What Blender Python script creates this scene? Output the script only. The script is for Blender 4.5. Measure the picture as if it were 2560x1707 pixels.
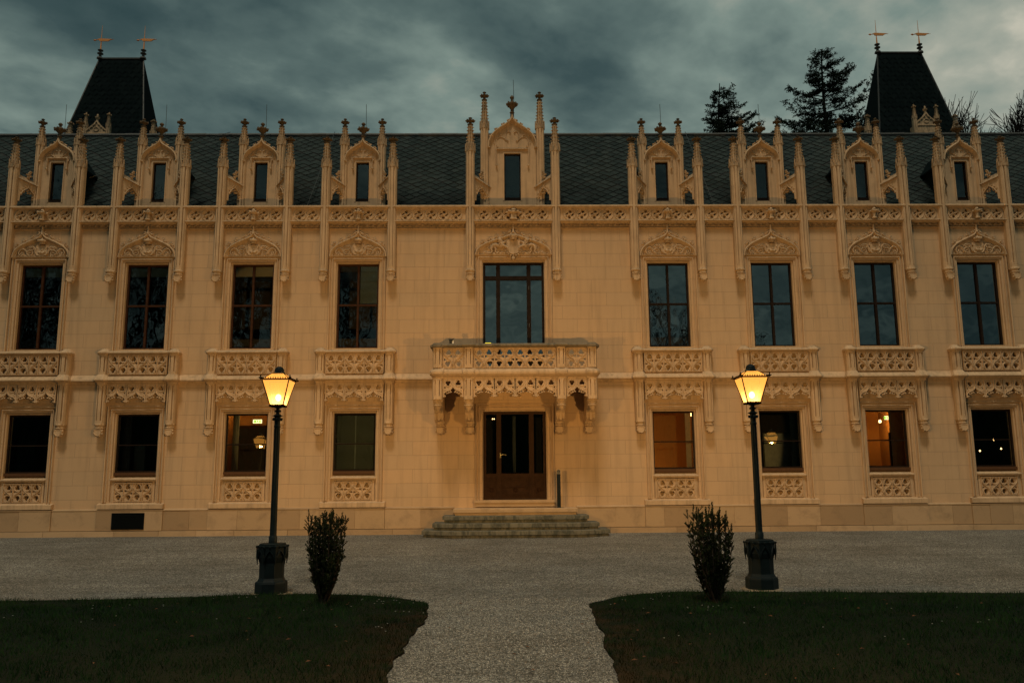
import bpy, bmesh, math, random
import numpy as np
from mathutils import Vector, Matrix, noise

for o in list(bpy.data.objects): bpy.data.objects.remove(o)
S = bpy.context.scene
COL = S.collection
rnd = random.Random(7)
PI = math.pi

# ------------------------------------------------------------------ camera
cam_d = bpy.data.cameras.new('camera'); cam = bpy.data.objects.new('camera', cam_d); COL.objects.link(cam)
Rv = Vector((0.99988173, -0.01367299, -0.0070409)); Uv = Vector((0.00474684, -0.16109005, 0.9869283)); Fv = Vector((0.01462848, 0.986845, 0.16100609))
m = Matrix((Rv, Uv, -Fv)).transposed().to_4x4(); m.translation = Vector((-0.3577, -22.3708, 1.4348)); cam.matrix_world = m
cam_d.sensor_width = 36; cam_d.lens = 2085 / 2560 * 36; cam_d.clip_end = 2000; cam_d.clip_start = 0.1
S.camera = cam
S.view_settings.view_transform = 'Standard'; S.view_settings.look = 'None'; S.view_settings.gamma = 1; S.view_settings.exposure = 0.32
S.cycles.max_bounces = 8; S.cycles.transparent_max_bounces = 12; S.cycles.sample_clamp_indirect = 3.0

# ------------------------------------------------------------------ world: dusk sky under broken cloud
SUN_EL, SUN_AZ = math.radians(64), math.radians(10)      # azimuth measured from -Y (behind the camera) towards -X
W = bpy.data.worlds.new('World'); S.world = W; W.use_nodes = True
nt = W.node_tree; nt.nodes.clear()
def wn(t, **k):
    n = nt.nodes.new(t)
    for a, v in k.items(): setattr(n, a, v)
    return n
def lk(a, b): nt.links.new(a, b)
out = wn('ShaderNodeOutputWorld'); bg = wn('ShaderNodeBackground'); bg.inputs['Strength'].default_value = 0.1
sky = wn('ShaderNodeTexSky', sky_type='NISHITA', sun_disc=False, sun_elevation=SUN_EL, sun_rotation=math.radians(190))
tc = wn('ShaderNodeTexCoord'); sep = wn('ShaderNodeSeparateXYZ'); lk(tc.outputs['Generated'], sep.inputs[0])
def mth(op, a, b=None, c=None):
    n = wn('ShaderNodeMath', operation=op)
    for i, v in enumerate((a, b, c)):
        if v is None: continue
        if isinstance(v, (int, float)): n.inputs[i].default_value = v
        else: lk(v, n.inputs[i])
    return n.outputs[0]
zz = mth('ADD', mth('MAXIMUM', sep.outputs[2], 0.0), 0.22)
px, py = mth('DIVIDE', sep.outputs[0], zz), mth('DIVIDE', sep.outputs[1], zz)
# cloud deck coordinates, sheared so that the banks run from lower left to upper right
cx_ = mth('ADD', mth('MULTIPLY', px, 1.5), mth('MULTIPLY', py, 0.9)); cy_ = mth('ADD', mth('MULTIPLY', py, 1.7), mth('MULTIPLY', px, -1.0))
comb = wn('ShaderNodeCombineXYZ'); lk(cx_, comb.inputs[0]); lk(cy_, comb.inputs[1]); comb.inputs[2].default_value = 3.7
n1 = wn('ShaderNodeTexNoise'); n1.inputs['Scale'].default_value = 1.7; n1.inputs['Detail'].default_value = 6; n1.inputs['Roughness'].default_value = 0.52; n1.inputs['Distortion'].default_value = 0.25
lk(comb.outputs[0], n1.inputs['Vector'])
n2 = wn('ShaderNodeTexNoise'); n2.inputs['Scale'].default_value = 5.5; n2.inputs['Detail'].default_value = 8; n2.inputs['Roughness'].default_value = 0.5; n2.inputs['Distortion'].default_value = 0.15
lk(comb.outputs[0], n2.inputs['Vector'])
base = mth('ADD', mth('MULTIPLY', mth('SUBTRACT', n1.outputs['Fac'], 0.5), 1.0), mth('MULTIPLY', mth('SUBTRACT', n2.outputs['Fac'], 0.5), 0.42))
def lobe(sx, sy, r, amp):
    d = (Fv + Rv * ((sx - 1280) / 2085) + Uv * ((853.5 - sy) / 2085)).normalized()
    vm = wn('ShaderNodeVectorMath', operation='DISTANCE'); lk(tc.outputs['Generated'], vm.inputs[0]); vm.inputs[1].default_value = d
    q = mth('DIVIDE', vm.outputs['Value'], r); e = mth('EXPONENT', mth('MULTIPLY', mth('MULTIPLY', q, q), -1.0))
    return mth('MULTIPLY', e, amp)
tot = mth('ADD', base, 0.50)
behind = mth('MINIMUM', mth('MAXIMUM', mth('MULTIPLY', sep.outputs[1], -3.0), 0.0), 1.0)   # an even, heavier deck on the garden side
# the open, brighter part of the cloud deck to the north-east and the heavy banks left and middle
for l in ((60, 190, .10, .16), (330, 300, .09, .10), (200, 60, .10, -.24), (620, 40, .16, -.16), (1150, 120, .12, .06), (1500, 90, .10, -.22), (1380, 200, .06, -.14), (1100, 300, .10, .12),
          (1850, 180, .16, .09), (2520, 170, .15, .12), (2420, 280, .12, .12), (2300, 60, .12, .04), (720, 300, .10, -.02), (-200, 500, .5, -.10)):
    tot = mth('ADD', tot, lobe(*l))
tot = mth('ADD', mth('MULTIPLY', tot, mth('SUBTRACT', 1.0, behind)), mth('MULTIPLY', behind, mth('ADD', mth('MULTIPLY', base, .8), .47)))
for d_, r_, a_ in (((.52, -.83, .2), .28, -.20), ((-.5, -.84, .2), .3, -.12)):
    vm = wn('ShaderNodeVectorMath', operation='DISTANCE'); lk(tc.outputs['Generated'], vm.inputs[0]); vm.inputs[1].default_value = d_
    q_ = mth('DIVIDE', vm.outputs['Value'], r_); tot = mth('ADD', tot, mth('MULTIPLY', mth('EXPONENT', mth('MULTIPLY', mth('MULTIPLY', q_, q_), -1.0)), a_))
ramp = wn('ShaderNodeValToRGB'); cr = ramp.color_ramp
stops = [(0.0, (.022, .046, .050)), (.22, (.040, .069, .071)), (.42, (.085, .126, .119)), (.60, (.165, .220, .195)), (.78, (.31, .33, .275)), (1.0, (.66, .60, .48))]
cr.elements[0].position = 0; cr.elements[1].position = 1
for p_, c in stops[1:-1]: cr.elements.new(p_)
for e, (p_, c) in zip(cr.elements, stops): e.position = p_; e.color = (*c, 1)
lk(tot, ramp.inputs[0])
sc10 = wn('ShaderNodeVectorMath', operation='SCALE'); lk(ramp.outputs[0], sc10.inputs[0]); sc10.inputs['Scale'].default_value = 9.2
mx = wn('ShaderNodeMix', data_type='RGBA'); mx.inputs[0].default_value = 0.996
lk(sky.outputs[0], mx.inputs[6]); lk(sc10.outputs[0], mx.inputs[7]); lk(mx.outputs[2], bg.inputs['Color']); lk(bg.outputs[0], out.inputs[0])

# ------------------------------------------------------------------ sun (veiled by cloud, low and warm, behind the camera)
sd = bpy.data.lights.new('sun', 'SUN'); sd.energy = 1.18; sd.angle = math.radians(10); sd.color = (1.0, 0.86, 0.64)
so = bpy.data.objects.new('sun', sd); COL.objects.link(so)
dv = Vector((math.sin(SUN_AZ) * math.cos(SUN_EL), math.cos(SUN_AZ) * math.cos(SUN_EL), -math.sin(SUN_EL)))
so.rotation_euler = dv.to_track_quat('-Z', 'Y').to_euler(); so.location = (0, -40, 40)

# ------------------------------------------------------------------ materials
class Mat:
    def __init__(s, name, rough=.8, metal=0, spec=.3):
        s.m = bpy.data.materials.new(name); s.m.use_nodes = True; s.t = s.m.node_tree; s.t.nodes.clear()
        s.o = s.n('ShaderNodeOutputMaterial'); s.b = s.n('ShaderNodeBsdfPrincipled')
        s.b.inputs['Roughness'].default_value = rough; s.b.inputs['Metallic'].default_value = metal
        s.b.inputs['Specular IOR Level'].default_value = spec
        s.l(s.b.outputs[0], s.o.inputs[0])
    def n(s, t, **k):
        n = s.t.nodes.new(t)
        for a, v in k.items(): setattr(n, a, v)
        return n
    def l(s, a, b): s.t.links.new(a, b)
    def coord(s, kind='Object', scale=(1, 1, 1)):
        c = s.n('ShaderNodeTexCoord'); mp = s.n('ShaderNodeMapping'); mp.inputs['Scale'].default_value = scale
        s.l(c.outputs[kind], mp.inputs[0]); return mp.outputs[0]
    def pos(s, scale=(1, 1, 1)):
        c = s.n('ShaderNodeNewGeometry'); mp = s.n('ShaderNodeMapping'); mp.inputs['Scale'].default_value = scale
        s.l(c.outputs['Position'], mp.inputs[0]); return mp.outputs[0]
    def noise(s, vec, scale, detail=4, rough=.55, dist=0):
        n = s.n('ShaderNodeTexNoise'); n.inputs['Scale'].default_value = scale; n.inputs['Detail'].default_value = detail
        n.inputs['Roughness'].default_value = rough; n.inputs['Distortion'].default_value = dist; s.l(vec, n.inputs['Vector']); return n.outputs['Fac']
    def ramp(s, fac, stops, interp='LINEAR'):
        r = s.n('ShaderNodeValToRGB'); r.color_ramp.interpolation = interp; e = r.color_ramp.elements
        while len(e) < len(stops): e.new(.5)
        for q, (p, c) in zip(e, stops):
            q.position = p; q.color = (*c, 1) if isinstance(c, tuple) else (c, c, c, 1)
        s.l(fac, r.inputs[0]); return r.outputs[0]
    def mix(s, fac, a, b, mode='MIX'):
        x = s.n('ShaderNodeMix', data_type='RGBA', blend_type=mode)
        for i, v in ((0, fac), (6, a), (7, b)):
            if isinstance(v, (int, float)): x.inputs[i].default_value = v
            elif isinstance(v, tuple): x.inputs[i].default_value = (*v, 1)
            else: s.l(v, x.inputs[i])
        return x.outputs[2]
    def math(s, op, a, b=None):
        n = s.n('ShaderNodeMath', operation=op)
        for i, v in enumerate((a, b)):
            if v is None: continue
            if isinstance(v, (int, float)): n.inputs[i].default_value = v
            else: s.l(v, n.inputs[i])
        return n.outputs[0]
    def bump(s, h, strength=.3, dist=.01):
        b = s.n('ShaderNodeBump'); b.inputs['Strength'].default_value = strength; b.inputs['Distance'].default_value = dist
        s.l(h, b.inputs['Height']); s.l(b.outputs[0], s.b.inputs['Normal'])
    def color(s, c):
        if isinstance(c, tuple): s.b.inputs['Base Color'].default_value = (*c, 1)
        else: s.l(c, s.b.inputs['Base Color'])
M = {}
STONE = (.53, .37, .225)
def tone(c, k): return tuple(min(1, v * k) for v in c)
def mk_stone(name, c, bumpy=.25, grime=0.0, g0=.50):
    a = Mat(name, .85, spec=.2); p = a.pos()
    f = a.noise(p, 3.0, 6, .6); g = a.noise(p, 38, 3, .6)
    col = a.ramp(f, [(.3, tone(c, .84)), (.5, c), (.72, tone(c, 1.10))])
    col = a.mix(a.math('MULTIPLY', g, .25), col, tone(c, .72))
    if grime:
        sp = a.pos((1, 1, .45)); st = a.ramp(a.noise(sp, 7.5, 6, .65, .4), [(g0, 0.0), (g0 + .15, 1.0)])
        col = a.mix(a.math('MULTIPLY', st, grime), col, (.050, .056, .046))
    sk = a.noise(a.pos((7, 7, .5)), 1.5, 5, .65); col = a.mix(a.ramp(sk, [(.47, 0.0), (.72, .5)]), col, tone(c, .34))
    a.color(col); a.bump(g, bumpy, .006); M[name] = a.m; return a
mk_stone('carved_stone', STONE)
mk_stone('weathered_stone', tone(STONE, .86), .3, .55)
mk_stone('stained_step_stone', (.155, .145, .11), .4, .85, .44)
mk_stone('mossy_capping_stone', (.20, .155, .10), .5, .6)
mk_stone('blackened_stone', tone(STONE, .24), .4, .8)
mk_stone('plain_render', tone(STONE, .93), .15)
def mk_ashlar():
    a = Mat('ashlar_wall', .88, spec=.18); c = a.n('ShaderNodeNewGeometry'); sp = a.n('ShaderNodeSeparateXYZ'); a.l(c.outputs['Position'], sp.inputs[0])
    cb = a.n('ShaderNodeCombineXYZ'); a.l(a.math('ADD', sp.outputs[0], 40 * .81 + 1.879 - .0), cb.inputs[0]); a.l(a.math('SUBTRACT', sp.outputs[2], 5.334 - 20 * .3665), cb.inputs[1])
    b = a.n('ShaderNodeTexBrick', offset=.5, offset_frequency=2, squash=1); b.inputs['Scale'].default_value = 1
    b.inputs['Brick Width'].default_value = .81; b.inputs['Row Height'].default_value = .3665; b.inputs['Mortar Size'].default_value = .0075
    b.inputs['Mortar Smooth'].default_value = .3; b.inputs['Bias'].default_value = 0
    b.inputs['Color1'].default_value = (*tone(STONE, .95), 1); b.inputs['Color2'].default_value = (*tone((.525, .352, .205), 1.03), 1); b.inputs['Mortar'].default_value = (*tone(STONE, .74), 1)
    a.l(cb.outputs[0], b.inputs['Vector'])
    p = a.pos(); f = a.noise(p, 1.1, 6, .62); g = a.noise(p, 30, 4, .6)
    col = a.mix(a.ramp(f, [(.38, 0.0), (.7, .30)]), b.outputs['Color'], tone(STONE, .68))
    col = a.mix(a.math('MULTIPLY', g, .22), col, tone(STONE, .7))
    # faint vertical rain streaks
    s_ = a.noise(a.pos((5, 5, .35)), 1.2, 5, .6); col = a.mix(a.ramp(s_, [(.48, 0.0), (.75, .36)]), col, tone(STONE, .45))
    a.color(col); h = a.math('ADD', a.math('MULTIPLY', b.outputs['Fac'], -1.0), a.math('MULTIPLY', g, .25)); a.bump(h, .5, .006); M['ashlar_wall'] = a.m
mk_ashlar()
def mk_plinth():
    a = Mat('plinth_stone', .85, spec=.2); c = a.n('ShaderNodeNewGeometry')
    r = c.outputs['Random Per Island']; col = a.ramp(r, [(0, (.33, .225, .13)), (.5, (.43, .30, .175)), (1, (.47, .33, .20))])
    p = a.pos(); g = a.noise(p, 30, 4, .6); f = a.noise(p, 2.6, 7, .7, .3)
    col = a.mix(a.ramp(f, [(.50, 0.0), (.72, .55)]), col, (.17, .12, .075)); col = a.mix(a.math('MULTIPLY', g, .3), col, (.25, .17, .1))
    a.color(col); a.bump(g, .35, .008); M['plinth_stone'] = a.m
mk_plinth()
def mk_slate(name, c0, c1, damp=0):
    a = Mat(name, .85, spec=.02); c = a.n('ShaderNodeNewGeometry'); r = c.outputs['Random Per Island']
    col = a.ramp(r, [(0, c0), (1, c1)]); p = a.pos()
    if damp:
        sp = a.n('ShaderNodeSeparateXYZ'); a.l(c.outputs['Position'], sp.inputs[0])
        low = a.n('ShaderNodeMapRange'); low.inputs[1].default_value = 10.6; low.inputs[2].default_value = 9.0; a.l(sp.outputs[2], low.inputs[0])
        blot = a.ramp(a.noise(p, .75, 5, .6), [(.42, 0.0), (.56, 1.0)])
        col = a.mix(a.math('MULTIPLY', a.math('MULTIPLY', low.outputs[0], blot), .85), col, (.012, .014, .013))   # moss-blackened lower courses
    g = a.noise(p, 14, 5, .6); col = a.mix(a.math('MULTIPLY', g, .5), col, tone(c0, .6)); a.color(col); a.bump(g, .25, .006); M[name] = a.m
mk_slate('slate', (.026, .037, .037), (.046, .060, .058), 1)
mk_slate('dark_slate', (.003, .007, .008), (.007, .012, .013))
def simple(name, c, rough=.6, metal=0, spec=.4, var=.15, sc=12, bump=.1):
    a = Mat(name, rough, metal, spec); p = a.pos(); f = a.noise(p, sc, 4, .6)
    a.color(a.ramp(f, [(.25, tone(c, 1 - var)), (.75, tone(c, 1 + var))])); a.bump(f, bump, .004); M[name] = a.m; return a
simple('roof_felt', (.012, .013, .013), .9)
simple('lead_ridge', (.03, .033, .032), .6)
simple('oak_wood', (.045, .019, .009), .6, 0, .08, sc=7, var=.35)
simple('dark_wood', (.016, .010, .007), .6, 0, .08, sc=7, var=.3)
simple('door_wood', (.036, .017, .008), .6, 0, .08, sc=9, var=.3)
simple('sill_wood', (.085, .042, .02), .6, 0, .1)
simple('green_iron', (.004, .009, .010), .6, 0, .16, .25, 9, .15)
simple('lantern_brass', (.0035, .0022, .0012), .9, 0, 0, .2)
simple('gilded', (.75, .30, .10), .4, .6, .5, .1)
simple('grey_metal', (.10, .10, .095), .45, .6)
simple('black_metal', (.015, .016, .016), .5, .2)
simple('white_plastic', (.75, .75, .72), .5)
simple('footing_stone', (.19, .15, .10), .9, var=.35, sc=6, bump=.5)
simple('blind_fabric', (.42, .34, .22), .8, var=.05)
simple('blind_slat', (.32, .38, .36), .5, var=.05)
simple('blind_slat_pale', (.42, .50, .48), .5, var=.05)
simple('room_plaster', (.36, .235, .11), .9, var=.05)
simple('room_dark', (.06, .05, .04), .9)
simple('white_curtain', (.55, .54, .48), .9)
simple('handle_brass', (.25, .22, .12), .35, .8)
simple('grille_iron', (.006, .008, .009), .8, 0, .05)
simple('mud_leaf', (.16, .06, .02), .8)
simple('daisy_white', (.34, .34, .30), .9)
def worn_mask(a):
    c = a.n('ShaderNodeNewGeometry'); sp = a.n('ShaderNodeSeparateXYZ'); a.l(c.outputs['Position'], sp.inputs[0])
    d = a.math('ABSOLUTE', a.math('ADD', sp.outputs[0], .3)); m1 = a.n('ShaderNodeMapRange'); m1.inputs[1].default_value = 2.0; m1.inputs[2].default_value = 1.0; a.l(d, m1.inputs[0])
    m2 = a.n('ShaderNodeMapRange'); m2.inputs[1].default_value = -10.6; m2.inputs[2].default_value = -11.8; a.l(sp.outputs[1], m2.inputs[0])
    n = a.ramp(a.noise(a.pos(), 3.2, 5, .65), [(.38, 0.0), (.58, 1.0)]); return a.math('MULTIPLY', a.math('MULTIPLY', m1.outputs[0], m2.outputs[0]), n)
def mk_leaf(name, c0, c1, tr=0):
    a = Mat(name, .8, spec=.0); c = a.n('ShaderNodeNewGeometry'); r = c.outputs['Random Per Island']
    f = a.noise(a.pos(), 2.2, 3, .6)
    if name == 'grass_blade': worn = worn_mask(a)
    col = a.mix(a.ramp(f, [(.35, 0.0), (.65, 1.0)]), a.ramp(r, [(0, c0), (1, c1)]), tone(c1, 1.4))
    if name == 'grass_blade': col = a.mix(worn, col, (.024, .015, .006))
    a.color(col); M[name] = a.m
mk_leaf('yew_needles', (.010, .018, .008), (.028, .036, .014))
mk_leaf('spruce_needles', (.008, .013, .010), (.016, .024, .016))
mk_leaf('grass_blade', (.004, .012, .005), (.014, .034, .010))
simple('yew_stem', (.035, .022, .014), .9)
simple('bark', (.012, .011, .010), .95, 0, 0, var=.3)
def mk_lawn():
    a = Mat('lawn_soil', .95, spec=.1); p = a.pos(); f = a.noise(p, .9, 5, .65); g = a.noise(p, 25, 4, .7)
    col = a.ramp(f, [(.4, (.003, .008, .004)), (.6, (.005, .012, .006)), (.75, (.014, .012, .005))]); col = a.mix(g, col, (.005, .008, .004)); col = a.mix(worn_mask(a), col, (.026, .016, .007)); a.color(col); a.bump(g, .8, .03); M['lawn_soil'] = a.m
mk_lawn()
def mk_gravel():
    a = Mat('gravel', .9, spec=.15); p = a.pos()
    v = a.n('ShaderNodeTexVoronoi'); v.inputs['Scale'].default_value = 95; a.l(p, v.inputs['Vector'])
    vs = a.n('ShaderNodeSeparateColor'); a.l(v.outputs['Color'], vs.inputs[0])
    v2 = a.n('ShaderNodeTexVoronoi'); v2.inputs['Scale'].default_value = 48; a.l(p, v2.inputs['Vector']); vs2 = a.n('ShaderNodeSeparateColor'); a.l(v2.outputs['Color'], vs2.inputs[0])
    mixr = a.math('ADD', a.math('MULTIPLY', vs.outputs[0], .62), a.math('MULTIPLY', vs2.outputs[1], .38))
    col = a.ramp(mixr, [(.12, (.03, .031, .030)), (.40, (.145, .142, .125)), (.62, (.28, .27, .235)), (.88, (.64, .61, .54))])
    f = a.noise(p, .55, 6, .65); col = a.mix(a.ramp(f, [(.35, .45), (.62, 0.0)]), col, (.075, .064, .048))
    trk = a.noise(a.pos((.10, 1.0, 1)), 1.6, 5, .6, .6); col = a.mix(a.ramp(trk, [(.42, .20), (.52, 0.0)]), col, (.07, .066, .056))
    f2 = a.noise(a.pos((1, 2.2, 1)), 5, 5, .7); col = a.mix(a.ramp(f2, [(.32, .5), (.5, 0.0)]), col, (.06, .052, .04))
    a.color(col); a.bump(a.math('ADD', a.math('MULTIPLY', v.outputs['Distance'], -1), a.math('MULTIPLY', v2.outputs['Distance'], -.8)), .9, .02); M['gravel'] = a.m
mk_gravel()
def mk_pebble():
    a = Mat('pebble', .85, spec=.2); c = a.n('ShaderNodeNewGeometry')
    a.color(a.ramp(c.outputs['Random Per Island'], [(0, (.05, .048, .042)), (.5, (.19, .165, .13)), (1, (.50, .45, .37))])); M['pebble'] = a.m
mk_pebble()
def mk_glass(name, ior=2.1, tint=(.80, .86, .84), wob=.12):
    mm = bpy.data.materials.new(name); mm.use_nodes = True; t = mm.node_tree; t.nodes.clear()
    o = t.nodes.new('ShaderNodeOutputMaterial'); x = t.nodes.new('ShaderNodeMixShader'); f = t.nodes.new('ShaderNodeFresnel'); f.inputs[0].default_value = ior
    tr = t.nodes.new('ShaderNodeBsdfTransparent'); tr.inputs[0].default_value = (*tint, 1); g = t.nodes.new('ShaderNodeBsdfGlossy'); g.inputs['Roughness'].default_value = .01; g.inputs[0].default_value = (.85, .93, .92, 1)
    ge = t.nodes.new('ShaderNodeNewGeometry'); n = t.nodes.new('ShaderNodeTexNoise'); n.inputs['Scale'].default_value = 2.3; n.inputs['Detail'].default_value = 1; t.links.new(ge.outputs['Position'], n.inputs['Vector'])
    b = t.nodes.new('ShaderNodeBump'); b.inputs['Strength'].default_value = wob; b.inputs['Distance'].default_value = .03; t.links.new(n.outputs['Fac'], b.inputs['Height']); t.links.new(b.outputs[0], g.inputs['Normal'])
    t.links.new(f.outputs[0], x.inputs[0]); t.links.new(tr.outputs[0], x.inputs[1]); t.links.new(g.outputs[0], x.inputs[2]); t.links.new(x.outputs[0], o.inputs[0]); M[name] = mm
mk_glass('window_glass', 1.9); mk_glass('lower_glass', 2.8, wob=.05); mk_glass('skylit_glass', 2.9)
def mk_emit(name, c, s):
    mm = bpy.data.materials.new(name); mm.use_nodes = True; t = mm.node_tree; t.nodes.clear()
    o = t.nodes.new('ShaderNodeOutputMaterial'); e = t.nodes.new('ShaderNodeEmission'); e.inputs[0].default_value = (*c, 1); e.inputs[1].default_value = s
    t.links.new(e.outputs[0], o.inputs[0]); M[name] = mm
mk_emit('bulb_glow', (1, .80, .45), 14); mk_emit('small_bulb', (1, .55, .2), 6); mk_emit('exit_green', (.35, .75, .05), 1.2); mk_emit('exit_white', (1, .85, .35), 2.2); mk_emit('yellow_beacon', (1, .75, .05), 1.0)
def mk_lampglass():
    mm = bpy.data.materials.new('lantern_glass'); mm.use_nodes = True; t = mm.node_tree; t.nodes.clear(); N = t.nodes.new; L = t.links.new
    o = N('ShaderNodeOutputMaterial'); tr = N('ShaderNodeBsdfTransparent'); tr.inputs[0].default_value = (.42, .30, .13, 1); tl = N('ShaderNodeBsdfTranslucent'); tl.inputs[0].default_value = (.9, .62, .25, 1)
    ge = N('ShaderNodeNewGeometry'); n = N('ShaderNodeTexNoise'); n.inputs['Scale'].default_value = 9; n.inputs['Detail'].default_value = 4; L(ge.outputs['Position'], n.inputs['Vector'])
    r = N('ShaderNodeMapRange'); r.inputs[3].default_value = .0004; r.inputs[4].default_value = .0012; L(n.outputs['Fac'], r.inputs[0])
    x = N('ShaderNodeMixShader'); L(r.outputs[0], x.inputs[0]); L(tr.outputs[0], x.inputs[1]); L(tl.outputs[0], x.inputs[2])
    e = N('ShaderNodeEmission'); e.inputs[0].default_value = (1, .41, .07, 1); e.inputs[1].default_value = .78
    a = N('ShaderNodeAddShader'); L(x.outputs[0], a.inputs[0]); L(e.outputs[0], a.inputs[1]); L(a.outputs[0], o.inputs[0]); M['lantern_glass'] = mm
mk_lampglass()

# ------------------------------------------------------------------ mesh helpers
class MB:
    def __init__(s): s.v = []; s.f = []
    def add(s, vs, fs):
        k = len(s.v); s.v += [tuple(v) for v in vs]; s.f += [tuple(i + k for i in f) for f in fs]; return s
    def box(s, x0, x1, y0, y1, z0, z1):
        return s.add([(x0, y0, z0), (x1, y0, z0), (x1, y1, z0), (x0, y1, z0), (x0, y0, z1), (x1, y0, z1), (x1, y1, z1), (x0, y1, z1)],
                     [(0, 3, 2, 1), (4, 5, 6, 7), (0, 1, 5, 4), (1, 2, 6, 5), (2, 3, 7, 6), (3, 0, 4, 7)])
    def prism(s, pts, z0, z1, pts2=None):          # plan polygon (x,y) between two heights
        n = len(pts); q = pts2 or pts
        return s.add([(x, y, z0) for x, y in pts] + [(x, y, z1) for x, y in q], [tuple(range(n))[::-1], tuple(range(n, 2 * n))] + [(i, (i + 1) % n, n + (i + 1) % n, n + i) for i in range(n)])
    def slab(s, pts, y0, y1):                      # elevation polygon (x,z) between two depths
        n = len(pts)
        return s.add([(x, y0, z) for x, z in pts] + [(x, y1, z) for x, z in pts], [tuple(range(n)), tuple(range(n, 2 * n))[::-1]] + [(i, n + i, n + (i + 1) % n, (i + 1) % n) for i in range(n)])
    def side(s, pts, x0, x1):                      # side profile (y,z) between two x
        n = len(pts)
        return s.add([(x0, y, z) for y, z in pts] + [(x1, y, z) for y, z in pts], [tuple(range(n)), tuple(range(n, 2 * n))[::-1]] + [(i, n + i, n + (i + 1) % n, (i + 1) % n) for i in range(n)])
    def lathe(s, prof, n=12, c=(0, 0), rot=0, sq=1.0):
        k = len(prof); vs = []
        for r, z in prof:
            for i in range(n):
                a = rot + 2 * PI * i / n; vs.append((c[0] + r * math.cos(a), c[1] + r * math.sin(a) * sq, z))
        fs = [(j * n + i, j * n + (i + 1) % n, (j + 1) * n + (i + 1) % n, (j + 1) * n + i) for j in range(k - 1) for i in range(n)]
        fs += [tuple(range(n))[::-1], tuple(range((k - 1) * n, k * n))]
        return s.add(vs, fs)
    def tube(s, pts, r, n=6, flat=1.0):
        pts = [Vector(p) for p in pts]; k = len(pts); rs = r if isinstance(r, (list, tuple)) else [r] * k; vs = []; up = Vector((0, 1, 0))
        for i, p in enumerate(pts):
            t = (pts[min(i + 1, k - 1)] - pts[max(i - 1, 0)]).normalized()
            a = up.cross(t)
            if a.length < .05: a = Vector((1, 0, 0)).cross(t)
            a.normalize(); b = t.cross(a)
            for j in range(n):
                q = 2 * PI * j / n; vs.append(p + (a * math.cos(q) + b * math.sin(q) * flat) * rs[i])
        fs = [(j * n + i, j * n + (i + 1) % n, (j + 1) * n + (i + 1) % n, (j + 1) * n + i) for j in range(k - 1) for i in range(n)]
        fs += [tuple(range(n))[::-1], tuple(range((k - 1) * n, k * n))]
        return s.add(vs, fs)
    def ring(s, c, r, t, n=18, m_=5):
        vs = []
        for i in range(n):
            a = 2 * PI * i / n
            for j in range(m_):
                b = 2 * PI * j / m_; q = r + t * math.cos(b); vs.append((c[0] + q * math.cos(a), c[1] + t * math.sin(b), c[2] + q * math.sin(a)))
        return s.add(vs, [(i * m_ + j, i * m_ + (j + 1) % m_, ((i + 1) % n) * m_ + (j + 1) % m_, ((i + 1) % n) * m_ + j) for i in range(n) for j in range(m_)])
    def blob(s, c, r, seed=0, amp=.25, lvl=1):
        R_ = random.Random(seed); vs, fs = ICO[lvl]; r = r if isinstance(r, (tuple, list)) else (r, r, r)
        return s.add([(c[0] + v[0] * r[0] * (k := 1 + R_.uniform(-amp, amp)), c[1] + v[1] * r[1] * k, c[2] + v[2] * r[2] * k) for v in vs], fs)
    def sweep(s, path, prof, cap=True):            # path (x,z), profile (n outward-left, y)
        k = len(path); n = len(prof); vs = []; P = [Vector(p) for p in path]
        for i in range(k):
            d0 = (P[i] - P[i - 1]).normalized() if i else (P[1] - P[0]).normalized(); d1 = (P[i + 1] - P[i]).normalized() if i < k - 1 else d0
            n0 = Vector((-d0.y, d0.x)); n1 = Vector((-d1.y, d1.x)); mv = n0 + n1; mv = mv.normalized() if mv.length > .1 else n0
            mv = mv / max(.45, mv.dot(n0))
            for a, y in prof: vs.append((P[i].x + mv.x * a, y, P[i].y + mv.y * a))
        fs = [(j * n + i, j * n + i + 1, (j + 1) * n + i + 1, (j + 1) * n + i) for j in range(k - 1) for i in range(n - 1)]
        if cap: fs += [tuple(range(n)), tuple(range((k - 1) * n, k * n))[::-1]]
        return s.add(vs, fs)
    def merge(s, o, loc=(0, 0, 0), sc=(1, 1, 1), rz=0):
        c, q = math.cos(rz), math.sin(rz)
        return s.add([(loc[0] + (x * sc[0]) * c - (y * sc[1]) * q, loc[1] + (x * sc[0]) * q + (y * sc[1]) * c, loc[2] + z * sc[2]) for x, y, z in o.v], o.f)
    def mesh(s, name, mat, smooth=False):
        me = bpy.data.meshes.new(name); me.from_pydata(s.v, [], s.f); me.materials.append(M[mat])
        if len(s.f) == 1: me.update(); return me                      # a single pane keeps its outward normal
        b = bmesh.new(); b.from_mesh(me); bmesh.ops.recalc_face_normals(b, faces=b.faces); b.to_mesh(me); b.free()
        if smooth:
            me.polygons.foreach_set('use_smooth', [True] * len(me.polygons)); me.set_sharp_from_angle(angle=math.radians(42))
        me.update(); return me
ICO = {}
for l in (0, 1, 2):
    b = bmesh.new(); bmesh.ops.create_icosphere(b, subdivisions=l + 1 if l else 1, radius=1); b.verts.ensure_lookup_table()
    ICO[l] = ([tuple(v.co) for v in b.verts], [tuple(v.index for v in f.verts) for f in b.faces]); b.free()
def link(name, me, parent=None, loc=(0, 0, 0), rz=0, sc=None, label=None):
    o = bpy.data.objects.new(name, me); COL.objects.link(o); o.parent = parent; o.location = loc; o.rotation_euler = (0, 0, rz)
    if sc: o.scale = sc
    if label: o['label'] = label
    return o
def part(name, mb, mat, parent=None, loc=(0, 0, 0), smooth=False, label=None): return link(name, mb.mesh(name, mat, smooth), parent, loc, label=label)
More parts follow.
